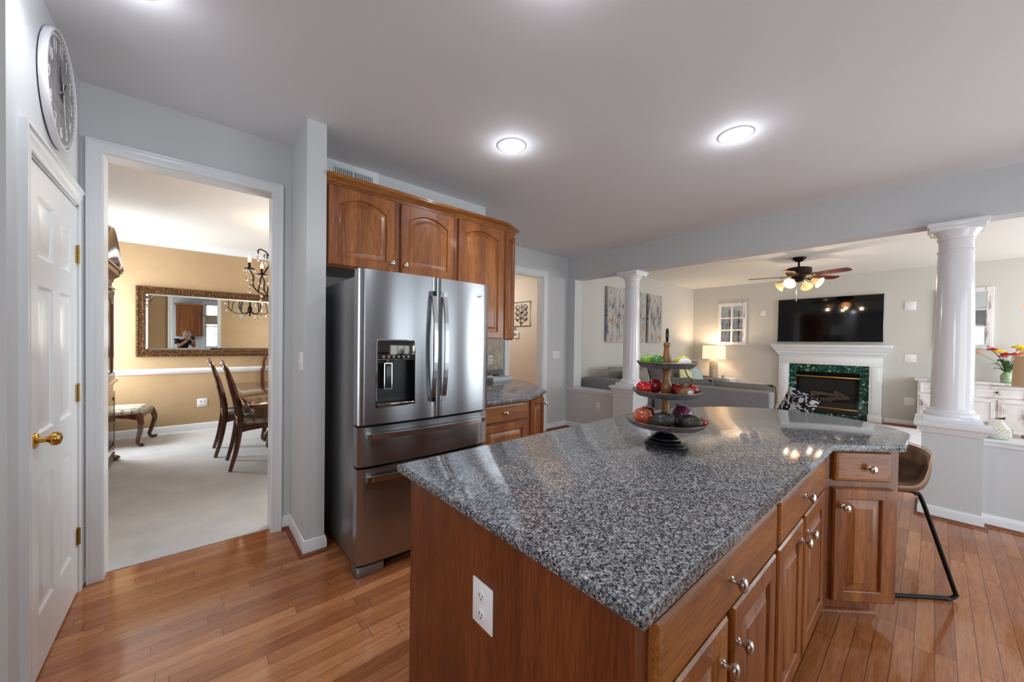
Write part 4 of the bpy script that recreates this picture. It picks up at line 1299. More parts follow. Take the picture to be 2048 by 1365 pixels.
def hutch():
    t = thing('china_hutch', 'tall dark china hutch with carved cornice at the left edge of the dining room doorway', 'cabinet', (-1.228, 4.55, .004))
    D, W = .565, 1.43     # depth along +x, width along +y ; front faces +X
    MB().box(0, D - .022, 0, W, .09, .84).build('lower_case', M['mahogany'], t, smooth=False)
    MB().box(0, D - .03, .03, W - .03, .90, 1.98).build('upper_case', M['mahogany'], t, smooth=False)
    def moulding(name, prof, z, d, y0, y1):
        MB().sweep(prof, [(0, y0, z), (d, y0, z), (d, y1, z), (0, y1, z)]).build(name, M['mahogany'], t, angle=30)
    moulding('base_moulding', [(0, 0), (.035, 0), (.035, .035), (.022, .05), (.028, .07), (.012, .09), (0, .10)], 0, D - .037, 0, W)
    moulding('waist_moulding', [(0, 0), (.010, .010), (.014, .03), (.040, .055), (.044, .075), (.02, .085), (.02, .10), (0, .11)], .82, D - .030, 0, W)
    moulding('picture_moulding', [(0, 0), (.022, .01), (.026, .028), (.008, .04), (0, .04)], 1.88, D - .03, .03, W - .03)
    moulding('cornice', [(0, 0), (.010, .015), (.018, .05), (.055, .085), (.065, .12), (.078, .13), (.078, .155), (0, .155)], 1.965, D - .03, .03, W - .03)
    # arched pediment that climbs from the corners to the middle
    ped = MB()
    pts = [(.03, 2.115)] + [(.03 + (W - .06) * i / 20, 2.12 + .34 * math.sin(PI * i / 20) ** 1.6) for i in range(1, 20)] + [(W - .03, 2.115)]
    for x0, x1, up_ in ((D - .075, D + .045, .0), (D - .09, D + .02, -.05)):
        ped.loft([[(x0, y, 2.10), (x1, y, max(z - .07, 2.10)), (x1 + .02, y, max(z - .02, 2.112) + up_), (x1 - .01, y, z + up_), (x0, y, z + up_)] for y, z in pts])
    ped.build('pediment', M['mahogany'], t, angle=50)
    for k in range(2):
        y0 = .06 + k * .66
        d = MB().panel(.65, .96, .02, .07, .08, raised=False, M=T(D - .03, y0, .915) @ Rz(PI / 2)).build('glass_door', M['mahogany'], t, angle=25)
        MB().box(D - .026, D - .022, y0 + .07, y0 + .58, .99, 1.80).build('pane', plain('dark_cabinet_glass', (40, 32, 28), .05), d, smooth=False)
        MB().panel(.67, .66, .02, .07, 0, M=T(D - .022, .04 + k * .68, .125) @ Rz(PI / 2)).build('lower_door', M['mahogany'], t, angle=25)
    for y in (.03, W - .05):
        MB().lathe([(.022, .93), (.024, .98), (.016, 1.0), (.018, 1.4), (.016, 1.82), (.024, 1.84), (.022, 1.88)], (D - .03, y, 0), 14).build('corner_post', M['mahogany'], t)
    for y in (.05, W - .05): MB().ball((D - .02, y, .03), (.06, .05, .03), 12, 8).build('foot', M['mahogany'], t)
hutch()

def chandelier():
    cx, cy = .86, 5.2
    t = thing('chandelier', 'dark bronze chandelier with candle bulbs and crystal drops above the dining table', 'chandelier', (cx, cy, 0))
    MB().lathe([(.065, ZC), (.062, ZC - .018), (.03, ZC - .035), (.012, ZC - .05)], n=20).build('canopy', M['bronze'], t)
    ch = MB()
    z = ZC - .05
    k = 0
    while z > 2.47:
        r = .016
        ring = [(r * math.cos(a) * (1 if k % 2 else 0), r * math.cos(a) * (0 if k % 2 else 1), z - .02 + .024 * math.sin(a)) for a in [2 * PI * i / 12 for i in range(12)]]
        ch.tube(ring, .003, 6, True)
        z -= .036; k += 1
    ch.build('chain', M['bronze'], t)
    MB().lathe([(.010, 2.47), (.022, 2.45), (.012, 2.42), (.012, 2.25), (.028, 2.22), (.014, 2.18), (.016, 2.05), (.040, 2.0), (.046, 1.95), (.020, 1.90), (.010, 1.88), (.022, 1.86), (.004, 1.835)], n=18).build('centre_column', M['bronze'], t)
    first = None
    def drop(m):
        m.lathe([(.002, 0), (.006, -.008), (.002, -.016)], (0, 0, 0), 8)
        return m.lathe([(.002, -.018), (.007, -.034), (.012, -.055), (.009, -.068), (.001, -.074)], (0, 0, 0), 8)
    for k in range(6):
        a = PI + k * PI / 3 + .10
        ca, sa = math.cos(a), math.sin(a)
        P = lambda r, zz: (r * ca, r * sa, zz)
        arm = MB().tube(spline([P(.02, 1.93), P(.12, 1.885), P(.26, 1.90), P(.345, 1.985), P(.345, 2.09), P(.37, 2.15), P(.385, 2.172)], 5), .0075, 7)
        arm.tube(spline([P(.30, 1.93), P(.285, 2.02), P(.27, 2.10), P(.20, 2.24), P(.185, 2.32), P(.21, 2.39), P(.275, 2.425), P(.305, 2.40), P(.295, 2.375)], 5), .0075, 7)
        arm.tube(spline([P(.195, 2.36), P(.225, 2.375), P(.245, 2.355), P(.235, 2.335)], 4), .005, 6)
        arm.tube(spline([P(.345, 1.985), P(.375, 1.995), P(.385, 2.01)], 3), .004, 6)
        arm.build('arm', M['bronze'], t)
        MB().lathe([(.004, 0), (.050, .010), (.054, .016), (.02, .020), (.02, .022)], P(.385, 2.172), 18).build('drip_pan', M['bronze'], t)
        MB().lathe([(.013, 0), (.013, .062), (.010, .066)], P(.385, 2.19), 12).build('candle_sleeve', M['bronze'], t)
        MB().lathe([(.008, 0), (.017, .018), (.018, .032), (.010, .058), (.004, .078), (.0005, .092)], P(.385, 2.252), 12).build('bulb', M['flame'], t)
        m = MB()
        for j in range(8):
            b = j * PI / 4
            m.ball((.385 * ca + .05 * math.cos(b), .385 * sa + .05 * math.sin(b), 2.158), .011, 8, 6)
        m.build('crystal_bead_ring', M['crystal'], t)
        for x, y, z, s_ in ((.41 * ca, .41 * sa, 2.13, 1.3), (.36 * ca, .36 * sa, 2.10, 1.2), (.385 * ca, .385 * sa, 1.99, 1.2), (.27 * ca, .27 * sa, 1.885, 1.3), (.305 * ca, .305 * sa, 2.37, 1.3), (.235 * ca, .235 * sa, 2.33, 1.1), (.17 * ca, .17 * sa, 1.875, 1.3), (.19 * ca, .19 * sa, 2.10, 1.4)):
            if first is None:
                first = drop(MB()).build('crystal_drop', M['crystal'], t)
                o = first
            else:
                o = first.copy(); COL.objects.link(o); o.parent = t
            o.location = (x, y, z); o.scale = (s_, s_, s_)
    l = bpy.data.lights.new('chandelier_glow', 'POINT'); l.energy = 7; l.color = (1, .78, .52); l.shadow_soft_size = .05
    o = bpy.data.objects.new('chandelier_glow', l); COL.objects.link(o); o.parent = t; o.location = (0, 0, 2.62)
chandelier()

# ------------------------------------------------------------------ living room
def pillow(m, w_, h_, t_, M_=None, n=10, p=3.2):
    f = []
    for side in (1, -1):
        g = [[(w_ / 2 * (2 * i / n - 1) * (1 - .05 * (1 - abs(2 * j / n - 1))), side * t_ / 2 * ((1 - abs(2 * i / n - 1) ** p) * (1 - abs(2 * j / n - 1) ** p)) ** .5, h_ / 2 * (2 * j / n - 1) * (1 - .05 * (1 - abs(2 * i / n - 1)))) for i in range(n + 1)] for j in range(n + 1)]
        m.loft(g, False, False, M_)
    return m
def seatblock(m, x0, x1, y0, y1, z0, z1, r=.05, M_=None): return m.box(x0, x1, y0, y1, z0, z1, r, 4, M_)

def sofa():
    t = thing('sectional_sofa', 'grey sectional sofa along the wall under the three paintings', 'sofa', (0, 0, 0))
    t.location = (5.05, 2.95, 0)
    # local: x along the wall, y to the wall
    seatblock(MB(), .0, 3.36, .06, .99, .06, .34, .02).build('base', M['sofa'], t)
    seatblock(MB(), .0, .26, .02, .995, .06, .80, .035).build('arm', M['sofa'], t)
    seatblock(MB(), 3.12, 3.38, -.20, .95, .06, .685, .05).build('arm', M['sofa'], t)
    seatblock(MB(), .26, 3.12, .74, .995, .06, .78, .05).build('back', M['sofa'], t)
    for i in range(3):
        x0 = .27 + i * .95
        seatblock(MB(), x0, x0 + .935, .03, .76, .34, .50, .05).build('seat_cushion', M['sofa'], t)
        m = MB(); pillow(m, .93, .46, .16, T(x0 + .47, .655, .745) @ Rx(-.06))
        m.build('back_cushion', M['cushion'], t)
    for x in (.08, 3.28):
        for y in (.1, .9): MB().box(x - .03, x + .03, y - .03, y + .03, 0, .06).build('foot', M['black'], t, smooth=False)
    # second piece with its back towards the kitchen
    t = thing('loveseat', 'grey loveseat whose plain back faces the kitchen, right of the farther column', 'sofa', (5.56, 1.36, 0))
    seatblock(MB(), 0, .20, .0, 1.56, .05, .775, .03).build('back', M['sofa'], t)
    MB().box(-.002, .004, 1.06, 1.066, .06, .76).build('back_seam', M['dark_cushion'], t, smooth=False)
    seatblock(MB(), .205, .92, -.42, 1.55, .05, .355, .03).build('base', M['sofa'], t)
    for i in range(2):
        y0 = .03 + i * .765
        seatblock(MB(), .22, .94, y0, y0 + .75, .36, .52, .05).build('seat_cushion', M['sofa'], t)
        m = MB(); pillow(m, .75, .33, .17, T(.30, y0 + .385, .688) @ Rz(PI / 2)); m.build('back_cushion', M['cushion'], t)
    pp = MB()
    pp.tube([(.30 + .075 * math.sin(a), .026, .688 + .15 * math.cos(a)) for a in [2 * PI * i / 24 for i in range(24)]], .007, 6, True)
    pp.build('cushion_piping', M['dark_cushion'], t)
    for x in (.06, .86):
        for y in (.08, 1.47): MB().box(x - .03, x + .03, y - .03, y + .03, 0, .05).build('foot', M['black'], t, smooth=False)
    def loose(label, mat, w_, h_, th, mtx, group=None):
        m = MB(); pillow(m, w_, h_, th)
        o = m.build('throw_pillow', mat); o.matrix_world = mtx
        return tag(o, label, 'pillow', group)
    loose('navy and white patterned throw pillow at the near end of the loveseat', M['damask'], .36, .36, .13, T(6.06, 1.165, .606) @ Rx(.38) @ Rz(PI / 2))
    loose('large taupe pillow on the sofa visible left of the farther column', M['cushion'], .80, .42, .18, T(5.78, 3.33, .735) @ Rx(-.25) @ Ry(-.06))
    loose('dark grey pillow on the sofa right behind the farther column', M['dark_cushion'], .46, .44, .17, T(6.46, 3.33, .745) @ Rx(-.28))
    loose('taupe pillow leaning on the sofa left of the yellow one', M['cushion'], .58, .52, .18, T(7.02, 3.33, .785) @ Rx(-.25))
    loose('pale yellow throw pillow on the grey sofa behind the fruit stand', M['yellow_cloth'], .44, .40, .15, T(7.06, 3.08, .735) @ Rx(-.2) @ Ry(.22))
    loose('pale teal throw pillow beside the yellow one on the sofa', M['teal_cloth'], .46, .42, .15, T(7.54, 3.08, .735) @ Rx(-.2) @ Ry(.12))
    loose('tall taupe pillow on the sofa nearest the table lamp', M['cushion'], .58, .56, .18, T(7.68, 3.33, .80) @ Rx(-.22))
sofa()

def end_table():
    t = thing('end_table', 'distressed white end table under the lit table lamp', 'table', (9.12, 3.30, 0))
    MB().box(-.26, .34, -.36, .36, .59, .625, .004).build('tabletop', M['distressed'], t)
    MB().box(-.22, .32, -.33, .33, .40, .59).build('drawer_case', M['distressed'], t, smooth=False)
    MB().panel(.56, .15, .012, flat=True, M=T(-.22, .28, .42) @ Rz(-PI / 2)).build('drawer', M['distressed'], t, angle=25)
    for sx in (-.20, .28):
        for sy in (-.31, .31): MB().box(sx - .025, sx + .025, sy - .025, sy + .025, 0, .40).build('leg', M['distressed'], t, smooth=False)
    MB().box(-.21, .30, -.31, .31, .14, .17).build('shelf', M['distressed'], t, smooth=False)
    tag(MB().box(8.88, 9.05, 3.36, 3.64, .6255, .655, .004).build('tray', M['black']), 'flat black box on the end table at the foot of the lamp', 'box')
    t2 = thing('table_lamp', 'lit table lamp with drum shade and mottled cylinder base', 'lamp', (9.17, 3.36, .6255))
    MB().lathe([(.088, .0), (.092, .004), (.092, .40), (.08, .41), (.02, .412), (.012, .43)], n=32).build('base', mottled('banded_ceramic', (120, 116, 110), (196, 190, 178), 14, .5, .2, (1, 1, 8)), t2)
    MB().lathe([(.24, .43), (.232, .735), (.228, .735), (.236, .43)], n=40, cap=False).build('lamp_shade', M['linen_lit'], t2)
    MB().lathe([(.008, .42), (.008, .58)], n=8).ball((0, 0, .60), .035, 12, 8).build('bulb', M['bulb'], t2)
    MB().lathe([(.004, .60), (.004, .755), (.010, .762), (.004, .775)], n=8).build('finial', M['bronze'], t2)
    l = bpy.data.lights.new('table_lamp_glow', 'POINT'); l.energy = 13; l.color = (1, .80, .55); l.shadow_soft_size = .05
    o = bpy.data.objects.new('table_lamp_glow', l); COL.objects.link(o); o.parent = t2; o.location = (0, 0, .66)
    tag(MB().lathe([(.030, 0), (.036, .004), (.036, .065), (.032, .065), (.030, .008)], (9.08, 3.12, .6255), 20).build('cup', M['nickel']), 'small silver cup on the end table right of the lamp', 'cup')
end_table()

def window_mirror(name, label, y, z, seed=1):
    """white window-style mirror, two by three panes, faces -X"""
    t = thing('window_pane_mirror', label, 'mirror', (9.498, y, z), -PI / 2)
    W, H = .60, .985
    m = MB(); gframe(m, W, H, [(0, 0), (0, .024), (.006, .030), (.066, .030), (.072, .024), (.072, 0)])
    m.build('frame', M['distressed'], t, angle=30)
    b = MB().box(W / 2 - .016, W / 2 + .016, -.026, -.004, .06, H - .06)
    for k in (1, 2): b.box(.06, W - .06, -.025, -.004, .07 + (H - .14) * k / 3 - .014, .07 + (H - .14) * k / 3 + .014)
    b.build('muntins', M['distressed'], t, smooth=False)
    MB().box(.05, W - .05, -.010, -.002, .05, H - .05).build('glass', M['mirror'], t, smooth=False)
    return t
wm = window_mirror('window_pane_mirror', 'white window-pane mirror above the lit table lamp', 3.405, 1.378)
dup(wm, (9.498, .005, 1.372), -PI / 2, 'white window-pane mirror right of the nearest column, above the sideboard', 'window-pane mirrors')
wm['group'] = 'window-pane mirrors'

def paintings():
    for i, (x, lb) in enumerate(((5.72, 'left of the three abstract city canvases, partly behind the farther column'), (6.475, 'middle of the three abstract city canvases, with the most orange'), (7.19, 'rightmost of the three abstract city canvases on the sofa wall'))):
        t = thing('canvas_painting', lb, 'painting', (x, YH - .021, 1.41), 0, 'abstract canvases above the sofa')
        w_ = (.60, .58, .57)[i]
        MB().box(0, w_, -.038, 0, 0, 1.02).build('canvas', abstract('abstract_city_paint', i * 3 + 1), t, smooth=False)
paintings()

def television():
    t = thing('television', 'large black flat television on the wall above the fireplace', 'television', (9.5, 1.405, 1.455), -PI / 2)
    W, H = 1.60, .905
    MB().box(-W / 2, W / 2, -.055, -.012, 0, H, .004).build('bezel', M['nickel'], t)
    MB().box(-W / 2 + .010, W / 2 - .010, -.0575, -.052, .016, H - .010).build('screen', M['black_gloss'], t, smooth=False)
    MB().box(-.3, .3, -.014, 0, .2, .7).build('wall_mount', M['black'], t, smooth=False)
    MB().box(-.03, .03, -.0585, -.055, .004, .010).build('status_bar', M['plate'], t, smooth=False)
television()

def fireplace():
    t = thing('fireplace', 'gas fireplace with white mantel and green marble surround under the television', 'fireplace', (9.5, 1.385, 0), -PI / 2)
    # local x to the right as seen, faces -Y
    W = .80
    mar = MB()
    mar.box(-.62, -.475, -.03, 0, 0, 1.03).box(.475, .62, -.03, 0, 0, 1.03).box(-.475, .475, -.03, 0, .87, 1.03).box(-.475, .475, -.03, 0, 0, .07)
    mar.build('marble_surround', M['green_marble'], t, smooth=False)
    for s in (-1, 1):
        a, b = sorted((s * .605, s * .775))
        le = MB()
        le.box(a, b, -.088, -.001, .12, 1.019, .003)
        a, b = sorted((s * .64, s * .74)); le.box(a, b, -.098, -.085, .16, .99, .003)
        a, b = sorted((s * .595, s * .785)); le.box(a, b, -.103, -.001, 0, .12, .004)
        le.build('mantel_leg', M['trim'], t)
    MB().box(-.775, .775, -.09, 0, 1.02, 1.19, .003).box(-.70, .70, -.097, -.08, 1.055, 1.15, .003).build('frieze', M['trim'], t)
    sh = MB().sweep([(0, 0), (.015, .005), (.02, .03), (.045, .05), (.05, .085), (.085, .12), (.095, .155), (.12, .165), (.12, .19), (0, .19)], [(-.775, .0, 1.19), (-.775, -.09, 1.19), (.775, -.09, 1.19), (.775, 0, 1.19)])
    sh.box(-.84, .84, -.20, 0, 1.365, 1.38)
    sh.box(-.90, .90, -.235, 0, 1.38, 1.408, .006)
    sh.build('mantel_shelf', M['trim'], t, angle=30)
    den = MB()
    for i in range(48): den.box(-.80 + i * .0338, -.78 + i * .0338, -.170, -.12, 1.30, 1.335)
    den.build('dentil_moulding', M['trim'], t, smooth=False)
    fb = MB().box(-.475, .475, -.035, .0, .75, .87).box(-.475, .475, -.035, 0, .07, .20).box(-.475, -.44, -.035, 0, .2, .75).box(.44, .475, -.035, 0, .2, .75)
    fb.build('firebox_frame', M['black_gloss'], t, smooth=False)
    bx = MB().box(-.44, .44, .0, .004, .2, .75)
    fb2 = MB().box(-.44, .44, -.004, 0, .20, .75).build('firebox_back', plain('soot_black', (20, 18, 17), .8), t, smooth=False)
    bx.bm.free()
    for z in (.775, .165): MB().box(-.475, .475, -.047, -.034, z - .012, z + .012, .005).build('brass_bar', M['brass'], t)
    for i, (x, z, l, a) in enumerate(((-.12, .33, .42, .1), (.14, .36, .40, -.15), (.0, .43, .5, .05), (-.2, .40, .3, -.4), (.22, .43, .26, .5))):
        MB().lathe([(.02, -l / 2), (.034, -l / 2 + .01), (.036, 0), (.032, l / 2 - .01), (.02, l / 2)], n=12, M=T(x, -.036, z) @ Ry(PI / 2 + a)).build('log', mottled('charred_log', (44, 34, 28), (96, 80, 68), 30, .9, .4), t)
    MB().box(-.43, .43, -.033, -.004, .2, .29).build('grate', plain('dark_grate', (30, 29, 28), .7), t, smooth=False)
fireplace()

def ceiling_fan():
    t = thing('ceiling_fan', 'dark bronze ceiling fan with wooden blades and four lit glass shades', 'ceiling fan', (7.2, 1.42, 0))
    MB().lathe([(.095, ZC), (.095, ZC - .012), (.085, ZC - .03), (.05, ZC - .06), (.02, ZC - .068)], n=8).build('canopy', M['bronze'], t, angle=20)
    MB().lathe([(.014, ZC - .065), (.014, 2.62)], n=12).build('down_rod', M['bronze'], t)
    MB().lathe([(.03, 2.63), (.07, 2.615), (.15, 2.605), (.165, 2.59), (.165, 2.52), (.15, 2.505), (.10, 2.49), (.09, 2.47)], n=40).build('motor', M['bronze'], t)
    for k in range(5):
        a = PI + k * 2 * PI / 5
        A = Rz(a)
        bl = MB()
        pts = [(.20, -.052), (.30, -.062), (.58, -.072), (.645, -.062), (.665, -.03), (.665, .03), (.645, .062), (.58, .072), (.30, .062), (.20, .052)]
        bl.prism(pts, -.004, .004, .002, 1, M=T(0, 0, 2.478) @ A @ Rx(math.radians(-13)))
        b = bl.build('blade', M['fan_wood'], t)
        MB().tube([A @ Vector((.10, 0, 2.490)), A @ Vector((.17, .012, 2.478)), A @ Vector((.23, .03, 2.473))], .008, 6).tube([A @ Vector((.10, 0, 2.490)), A @ Vector((.17, -.012, 2.476)), A @ Vector((.23, -.03, 2.467))], .008, 6).build('blade_bracket', M['antique_brass'], b)
    MB().lathe([(.09, 2.47), (.095, 2.455), (.07, 2.44), (.045, 2.43), (.05, 2.40), (.02, 2.385), (.004, 2.38)], n=24).build('light_hub', M['bronze'], t)
    for k in range(4):
        a = math.radians(78) + k * PI / 2
        A = T(.0, 0, 0) @ Rz(a)
        arm = MB().tube([A @ Vector(p) for p in spline([(.04, 0, 2.42), (.11, 0, 2.425), (.175, 0, 2.395)], 4)], .009, 8)
        arm.build('light_arm', M['bronze'], t)
        S = A @ T(.178, 0, 2.402) @ Ry(math.radians(122)) @ Matrix.Diagonal((.95, .95, .95, 1))
        sh = MB().lathe([(.022, 0), (.030, .012), (.040, .045), (.058, .085), (.088, .122), (.086, .124), (.055, .088), (.037, .046), (.026, .012)], n=28, M=S, cap=False).build('glass_shade', M['fan_shade'], t)
        MB().lathe([(.010, .01), (.022, .04), (.024, .062), (.012, .082), (.002, .088)], n=12, M=S).build('bulb', M['bulb'], sh)
    MB().tube([(-.02, .02, 2.39), (-.02, .02, 2.11)], .0015, 5).lathe([(.002, 0), (.008, -.008), (.009, -.022), (.003, -.03)], (-.02, .02, 2.112), 10).build('pull_chain', M['nickel'], t)
    for k in range(4):
        a = math.radians(78) + k * PI / 2
        l = bpy.data.lights.new('fan_bulb_glow', 'POINT'); l.energy = 2.4; l.color = (1, .78, .52); l.shadow_soft_size = .02
        o = bpy.data.objects.new('fan_bulb_glow', l); COL.objects.link(o); o.parent = t; o.location = (.30 * math.cos(a), .30 * math.sin(a), 2.27)
ceiling_fan()

def sideboard():
    t = thing('sideboard', 'long distressed white sideboard against the far wall right of the nearest column', 'sideboard', (9.078, .19, 0))
    D, W, H = .40, 1.65, .865      # width runs along -Y
    MB().box(.02, D, -W + .02, -.02, .08, H - .03).build('case', M['distressed'], t, smooth=False)
    MB().box(-.02, D, -W - .02, .02, H - .03, H, .004).build('top', M['distressed'], t)
    A = T(.02, 0, 0) @ Rz(-PI / 2)
    for k, (x0, w_) in enumerate(((.04, .26), (.32, .98), (1.32, .29))):
        d = MB().panel(w_, .17, .016, .03, 0, raised=False, M=A @ T(x0, 0, H - .225)).build('drawer', M['distressed'], t, angle=25)
        MB().ball(A @ Vector((x0 + w_ / 2, -.03, H - .14)), .014, 12, 8).build('knob', M['black_metal'], d)
    for k, (x0, w_) in enumerate(((.04, .26), (.32, .48), (.82, .48), (1.32, .29))):
        d = MB().panel(w_, .50, .016, .045, 0, raised=False, M=A @ T(x0, 0, .11)).build('door', M['distressed'], t, angle=25)
        MB().ball(A @ Vector((x0 + (w_ - .025 if k % 2 == 0 else .025), -.03, .44)), .013, 12, 8).build('knob', M['black_metal'], d)
    for y in (-.05, -W + .05):
        for x in (.05, D - .03): MB().box(x - .03, x + .03, y - .03, y + .03, 0, .08).build('foot', M['distressed'], t, smooth=False)
    # vase of flowers
    t = thing('flower_vase', 'green ceramic vase of yellow, red and orange flowers on the sideboard', 'vase', (9.30, -.725, .8655))
    MB().lathe([(.045, 0), (.062, .01), (.068, .06), (.066, .11), (.050, .14), (.042, .155), (.046, .165), (.040, .165), (.036, .15)], n=28).build('vase', mottled('crackled_green_glaze', (120, 150, 110), (170, 190, 150), 30, .3, 0), t)
    fl = [(.30, .455, 'o', .040), (.19, .54, 'r', .022), (.145, .50, 'r', .052), (.09, .47, 'y', .058), (.02, .43, 'r', .050), (-.09, .54, 'y', .062), (-.05, .43, 'r', .052), (-.14, .44, 'o', .048), (.05, .40, 'r', .044), (-.12, .50, 'y', .05), (-.16, .54, 'r', .02)]
    mats = {'o': plain('orange_petal', (232, 150, 40), .6), 'r': plain('red_petal', (190, 36, 44), .6), 'y': plain('yellow_petal', (236, 200, 40), .6)}
    stem = plain('green_stem', (70, 104, 56), .6)
    for dy, z, c, r in fl:
        dx = random.uniform(-.10, .02)
        st = MB().tube(spline([(0, 0, .12), (dx * .3, dy * .35, .12 + (z - .12) * .55), (dx, dy, z)], 5), .003, 5).build('stem', stem, t)
        b = MB()
        for j in range(7):
            a = j * 2 * PI / 7
            b.ball((dx + .55 * r * math.cos(a), dy + .55 * r * math.sin(a), z + .004), (r * .62, r * .62, r * .30), 8, 6)
        b.ball((dx, dy, z + r * .2), r * .45, 8, 6)
        b.build('bloom', mats[c], st)
    for j in range(12):
        a = j * 2 * PI / 12 + .2
        r = random.uniform(.10, .19); zz = random.uniform(.20, .36)
        MB().loft([[(.015 * math.cos(a), .015 * math.sin(a), .15 + .002), (.015 * math.cos(a), .015 * math.sin(a), .148)]] + [[(r * u * math.cos(a) - w_ * math.sin(a), r * u * math.sin(a) + w_ * math.cos(a), .15 + (zz - .15) * math.sin(u * 2.2)), (r * u * math.cos(a) + w_ * math.sin(a), r * u * math.sin(a) - w_ * math.cos(a), .15 + (zz - .15) * math.sin(u * 2.2) - .003)] for u, w_ in ((.4, .03), (.75, .034), (1.0, .004))], False, False).build('leaf', stem, t)
sideboard()

def right_side():
    # lamp with a tan drum shade on a side table, mostly outside the frame
    t = thing('side_table', 'small wooden side table outside the right edge under the tan lamp shade', 'table', (5.55, -.72, 0))
    MB().lathe([(.20, .58), (.205, .59), (.205, .605), (.20, .615)], n=32).build('tabletop', M['cherry_x'], t)
    MB().lathe([(.03, .03), (.025, .3), (.03, .58)], n=14).lathe([(.14, 0), (.14, .015), (.03, .04)], n=24).build('pedestal', M['cherry_dark'], t)
    t = thing('table_lamp', 'table lamp with a tan drum shade cut off by the right edge of the photo', 'lamp', (5.55, -.66, .6155))
    MB().lathe([(.07, 0), (.07, .012), (.018, .03), (.03, .12), (.045, .22), (.02, .36), (.008, .43), (.008, .50)], n=24).build('base', M['bronze'], t)
    MB().lathe([(.205, .433), (.195, .705), (.192, .705), (.202, .433)], n=40, cap=False).tube([(.192, 0, .68), (-.192, 0, .68)], .002, 5).tube([(0, 0, .45), (0, 0, .68)], .004, 6).build('lamp_shade', M['linen'], t)
    t = thing('torchiere_lamp', 'floor lamp with a pale glowing bowl cut off by the right edge of the photo', 'lamp', (8.75, -.96, 0))
    MB().lathe([(.13, 0), (.13, .02), (.015, .04), (.012, 1.0), (.012, 1.86), (.03, 1.87)], n=20).build('stand', M['bronze'], t)
    MB().lathe([(.03, 1.86), (.09, 1.89), (.15, 1.94), (.185, 2.0), (.18, 2.0), (.145, 1.945), (.085, 1.897), (.03, 1.87)], n=32, cap=False).build('bowl', M['fan_shade'], t)
    # perforated white ceramic pot on the ledge
    t = thing('ceramic_bird', 'cream perforated ceramic bird shaped pot with a dark tip on the low wall ledge', 'ornament', (4.765, -.338, .6795))
    rings = []
    for z, rx, ry, ox in ((0, .050, .055, 0), (.004, .056, .062, 0), (.035, .060, .067, 0), (.07, .056, .061, 0), (.10, .045, .049, .006), (.125, .032, .036, .012), (.145, .023, .025, .016), (.150, .014, .016, .016)):
        rings.append([(rx * math.cos(a), ry * math.sin(a) + ox, z) for a in [2 * PI * i / 28 for i in range(28)]])
    body = MB().loft(rings).build('body', plain('cream_glaze', (226, 222, 208), .25), t, angle=60)
    MB().tube([(0, .038, .095), (-.005, .062, .112), (-.006, .074, .115)], [.02, .010, .003], 8).build('beak', plain('grey_glaze', (176, 172, 160), .3), t)
    MB().tube([(0, .02, .148), (0, -.015, .156), (0, -.03, .160)], [.006, .006, .010], 8).build('tip', M['black'], t)
    hs = plain('pierced_hole', (150, 148, 138), .7)
    m = MB()
    for row in range(5):
        for k in range(16):
            a = 2 * PI * (k + .5 * (row % 2)) / 16
            z = .022 + row * .013
            m.ball((.0585 * math.cos(a), .0655 * math.sin(a), z), (.004, .004, .003), 6, 4)
    tag(m.build('pierced_pattern', hs, t), None)
    # rug
    rg = MB()
    rg.box(6.56, 9.08, -.6, 2.6, .0005, .03, .01)
    tag(rg.build('area_rug', M['shag']), 'white shag rug on the living room floor beyond the bar end', 'rug')
right_side()

# ------------------------------------------------------------------ tiered stand and its fruit
SX, SY, SZ = 1.702, .832, .9005
def fruit_stand():
    t = thing('tiered_stand', 'three tier metal stand with turned wooden post on the island countertop', 'stand', (SX, SY, SZ))
    MB().lathe([(.093, 0), (.096, .004), (.094, .010), (.082, .018), (.080, .024), (.066, .032), (.064, .038), (.050, .046), (.046, .052), (.030, .060), (.027, .072), (.032, .080), (.027, .088), (.03, .098)], n=40).build('base', plain('dark_bronze_base', (34, 34, 36), .28, .7), t)
    def tray(z, r):
        m = MB().lathe([(.004, 0), (r - .030, 0), (r - .022, .004), (r - .004, .022), (r - .002, .022), (r - .019, .001), (r - .028, -.004), (.004, -.004)][::-1], (0, 0, z), 48, cap=False)
        o = m.build('tray', M['galv'], t, angle=50)
        MB().tube([((r - .003) * math.cos(a), (r - .003) * math.sin(a), z + .0225) for a in [2 * PI * i / 48 for i in range(48)]], .0022, 6, True).build('rim', M['copper_edge'], o)
    tray(.098, .184); tray(.238, .156); tray(.372, .138)
    seg = [(.021, 0), (.024, .006), (.018, .014), (.015, .03), (.0165, .055), (.024, .085), (.026, .10), (.022, .118), (.018, .124), (.021, .130), (.019, .1345)]
    MB().lathe([(r * 1.05, z) for r, z in [(.022, 0), (.021, .03), (.017, .07), (.015, .10), (.019, .118), (.022, .126), (.020, .138)]], (0, 0, .099), 24).build('post', M['turned_wood'], t)
    MB().lathe([(.019, 0), (.021, .006), (.024, .02), (.0265, .034), (.025, .048), (.017, .07), (.0145, .088), (.018, .108), (.021, .116), (.017, .124), (.019, .132)], (0, 0, .239), 24).build('post', M['turned_wood'], t)
    MB().lathe([(.017, 0), (.0185, .010), (.019, .03), (.0175, .05), (.014, .075), (.0125, .09), (.015, .098), (.0165, .106), (.014, .114), (.006, .116)], (0, 0, .373), 24).build('post', M['turned_wood'], t)
    MB().tube([(-.012 * math.sin(a) * .3, .012 * math.sin(a) * -.5, .522 + .030 * math.cos(a)) for a in [2 * PI * i / 24 for i in range(24)]], .0035, 8, True).lathe([(.006, .488), (.004, .498)], n=10).build('loop_handle', M['bronze'], t)
fruit_stand()

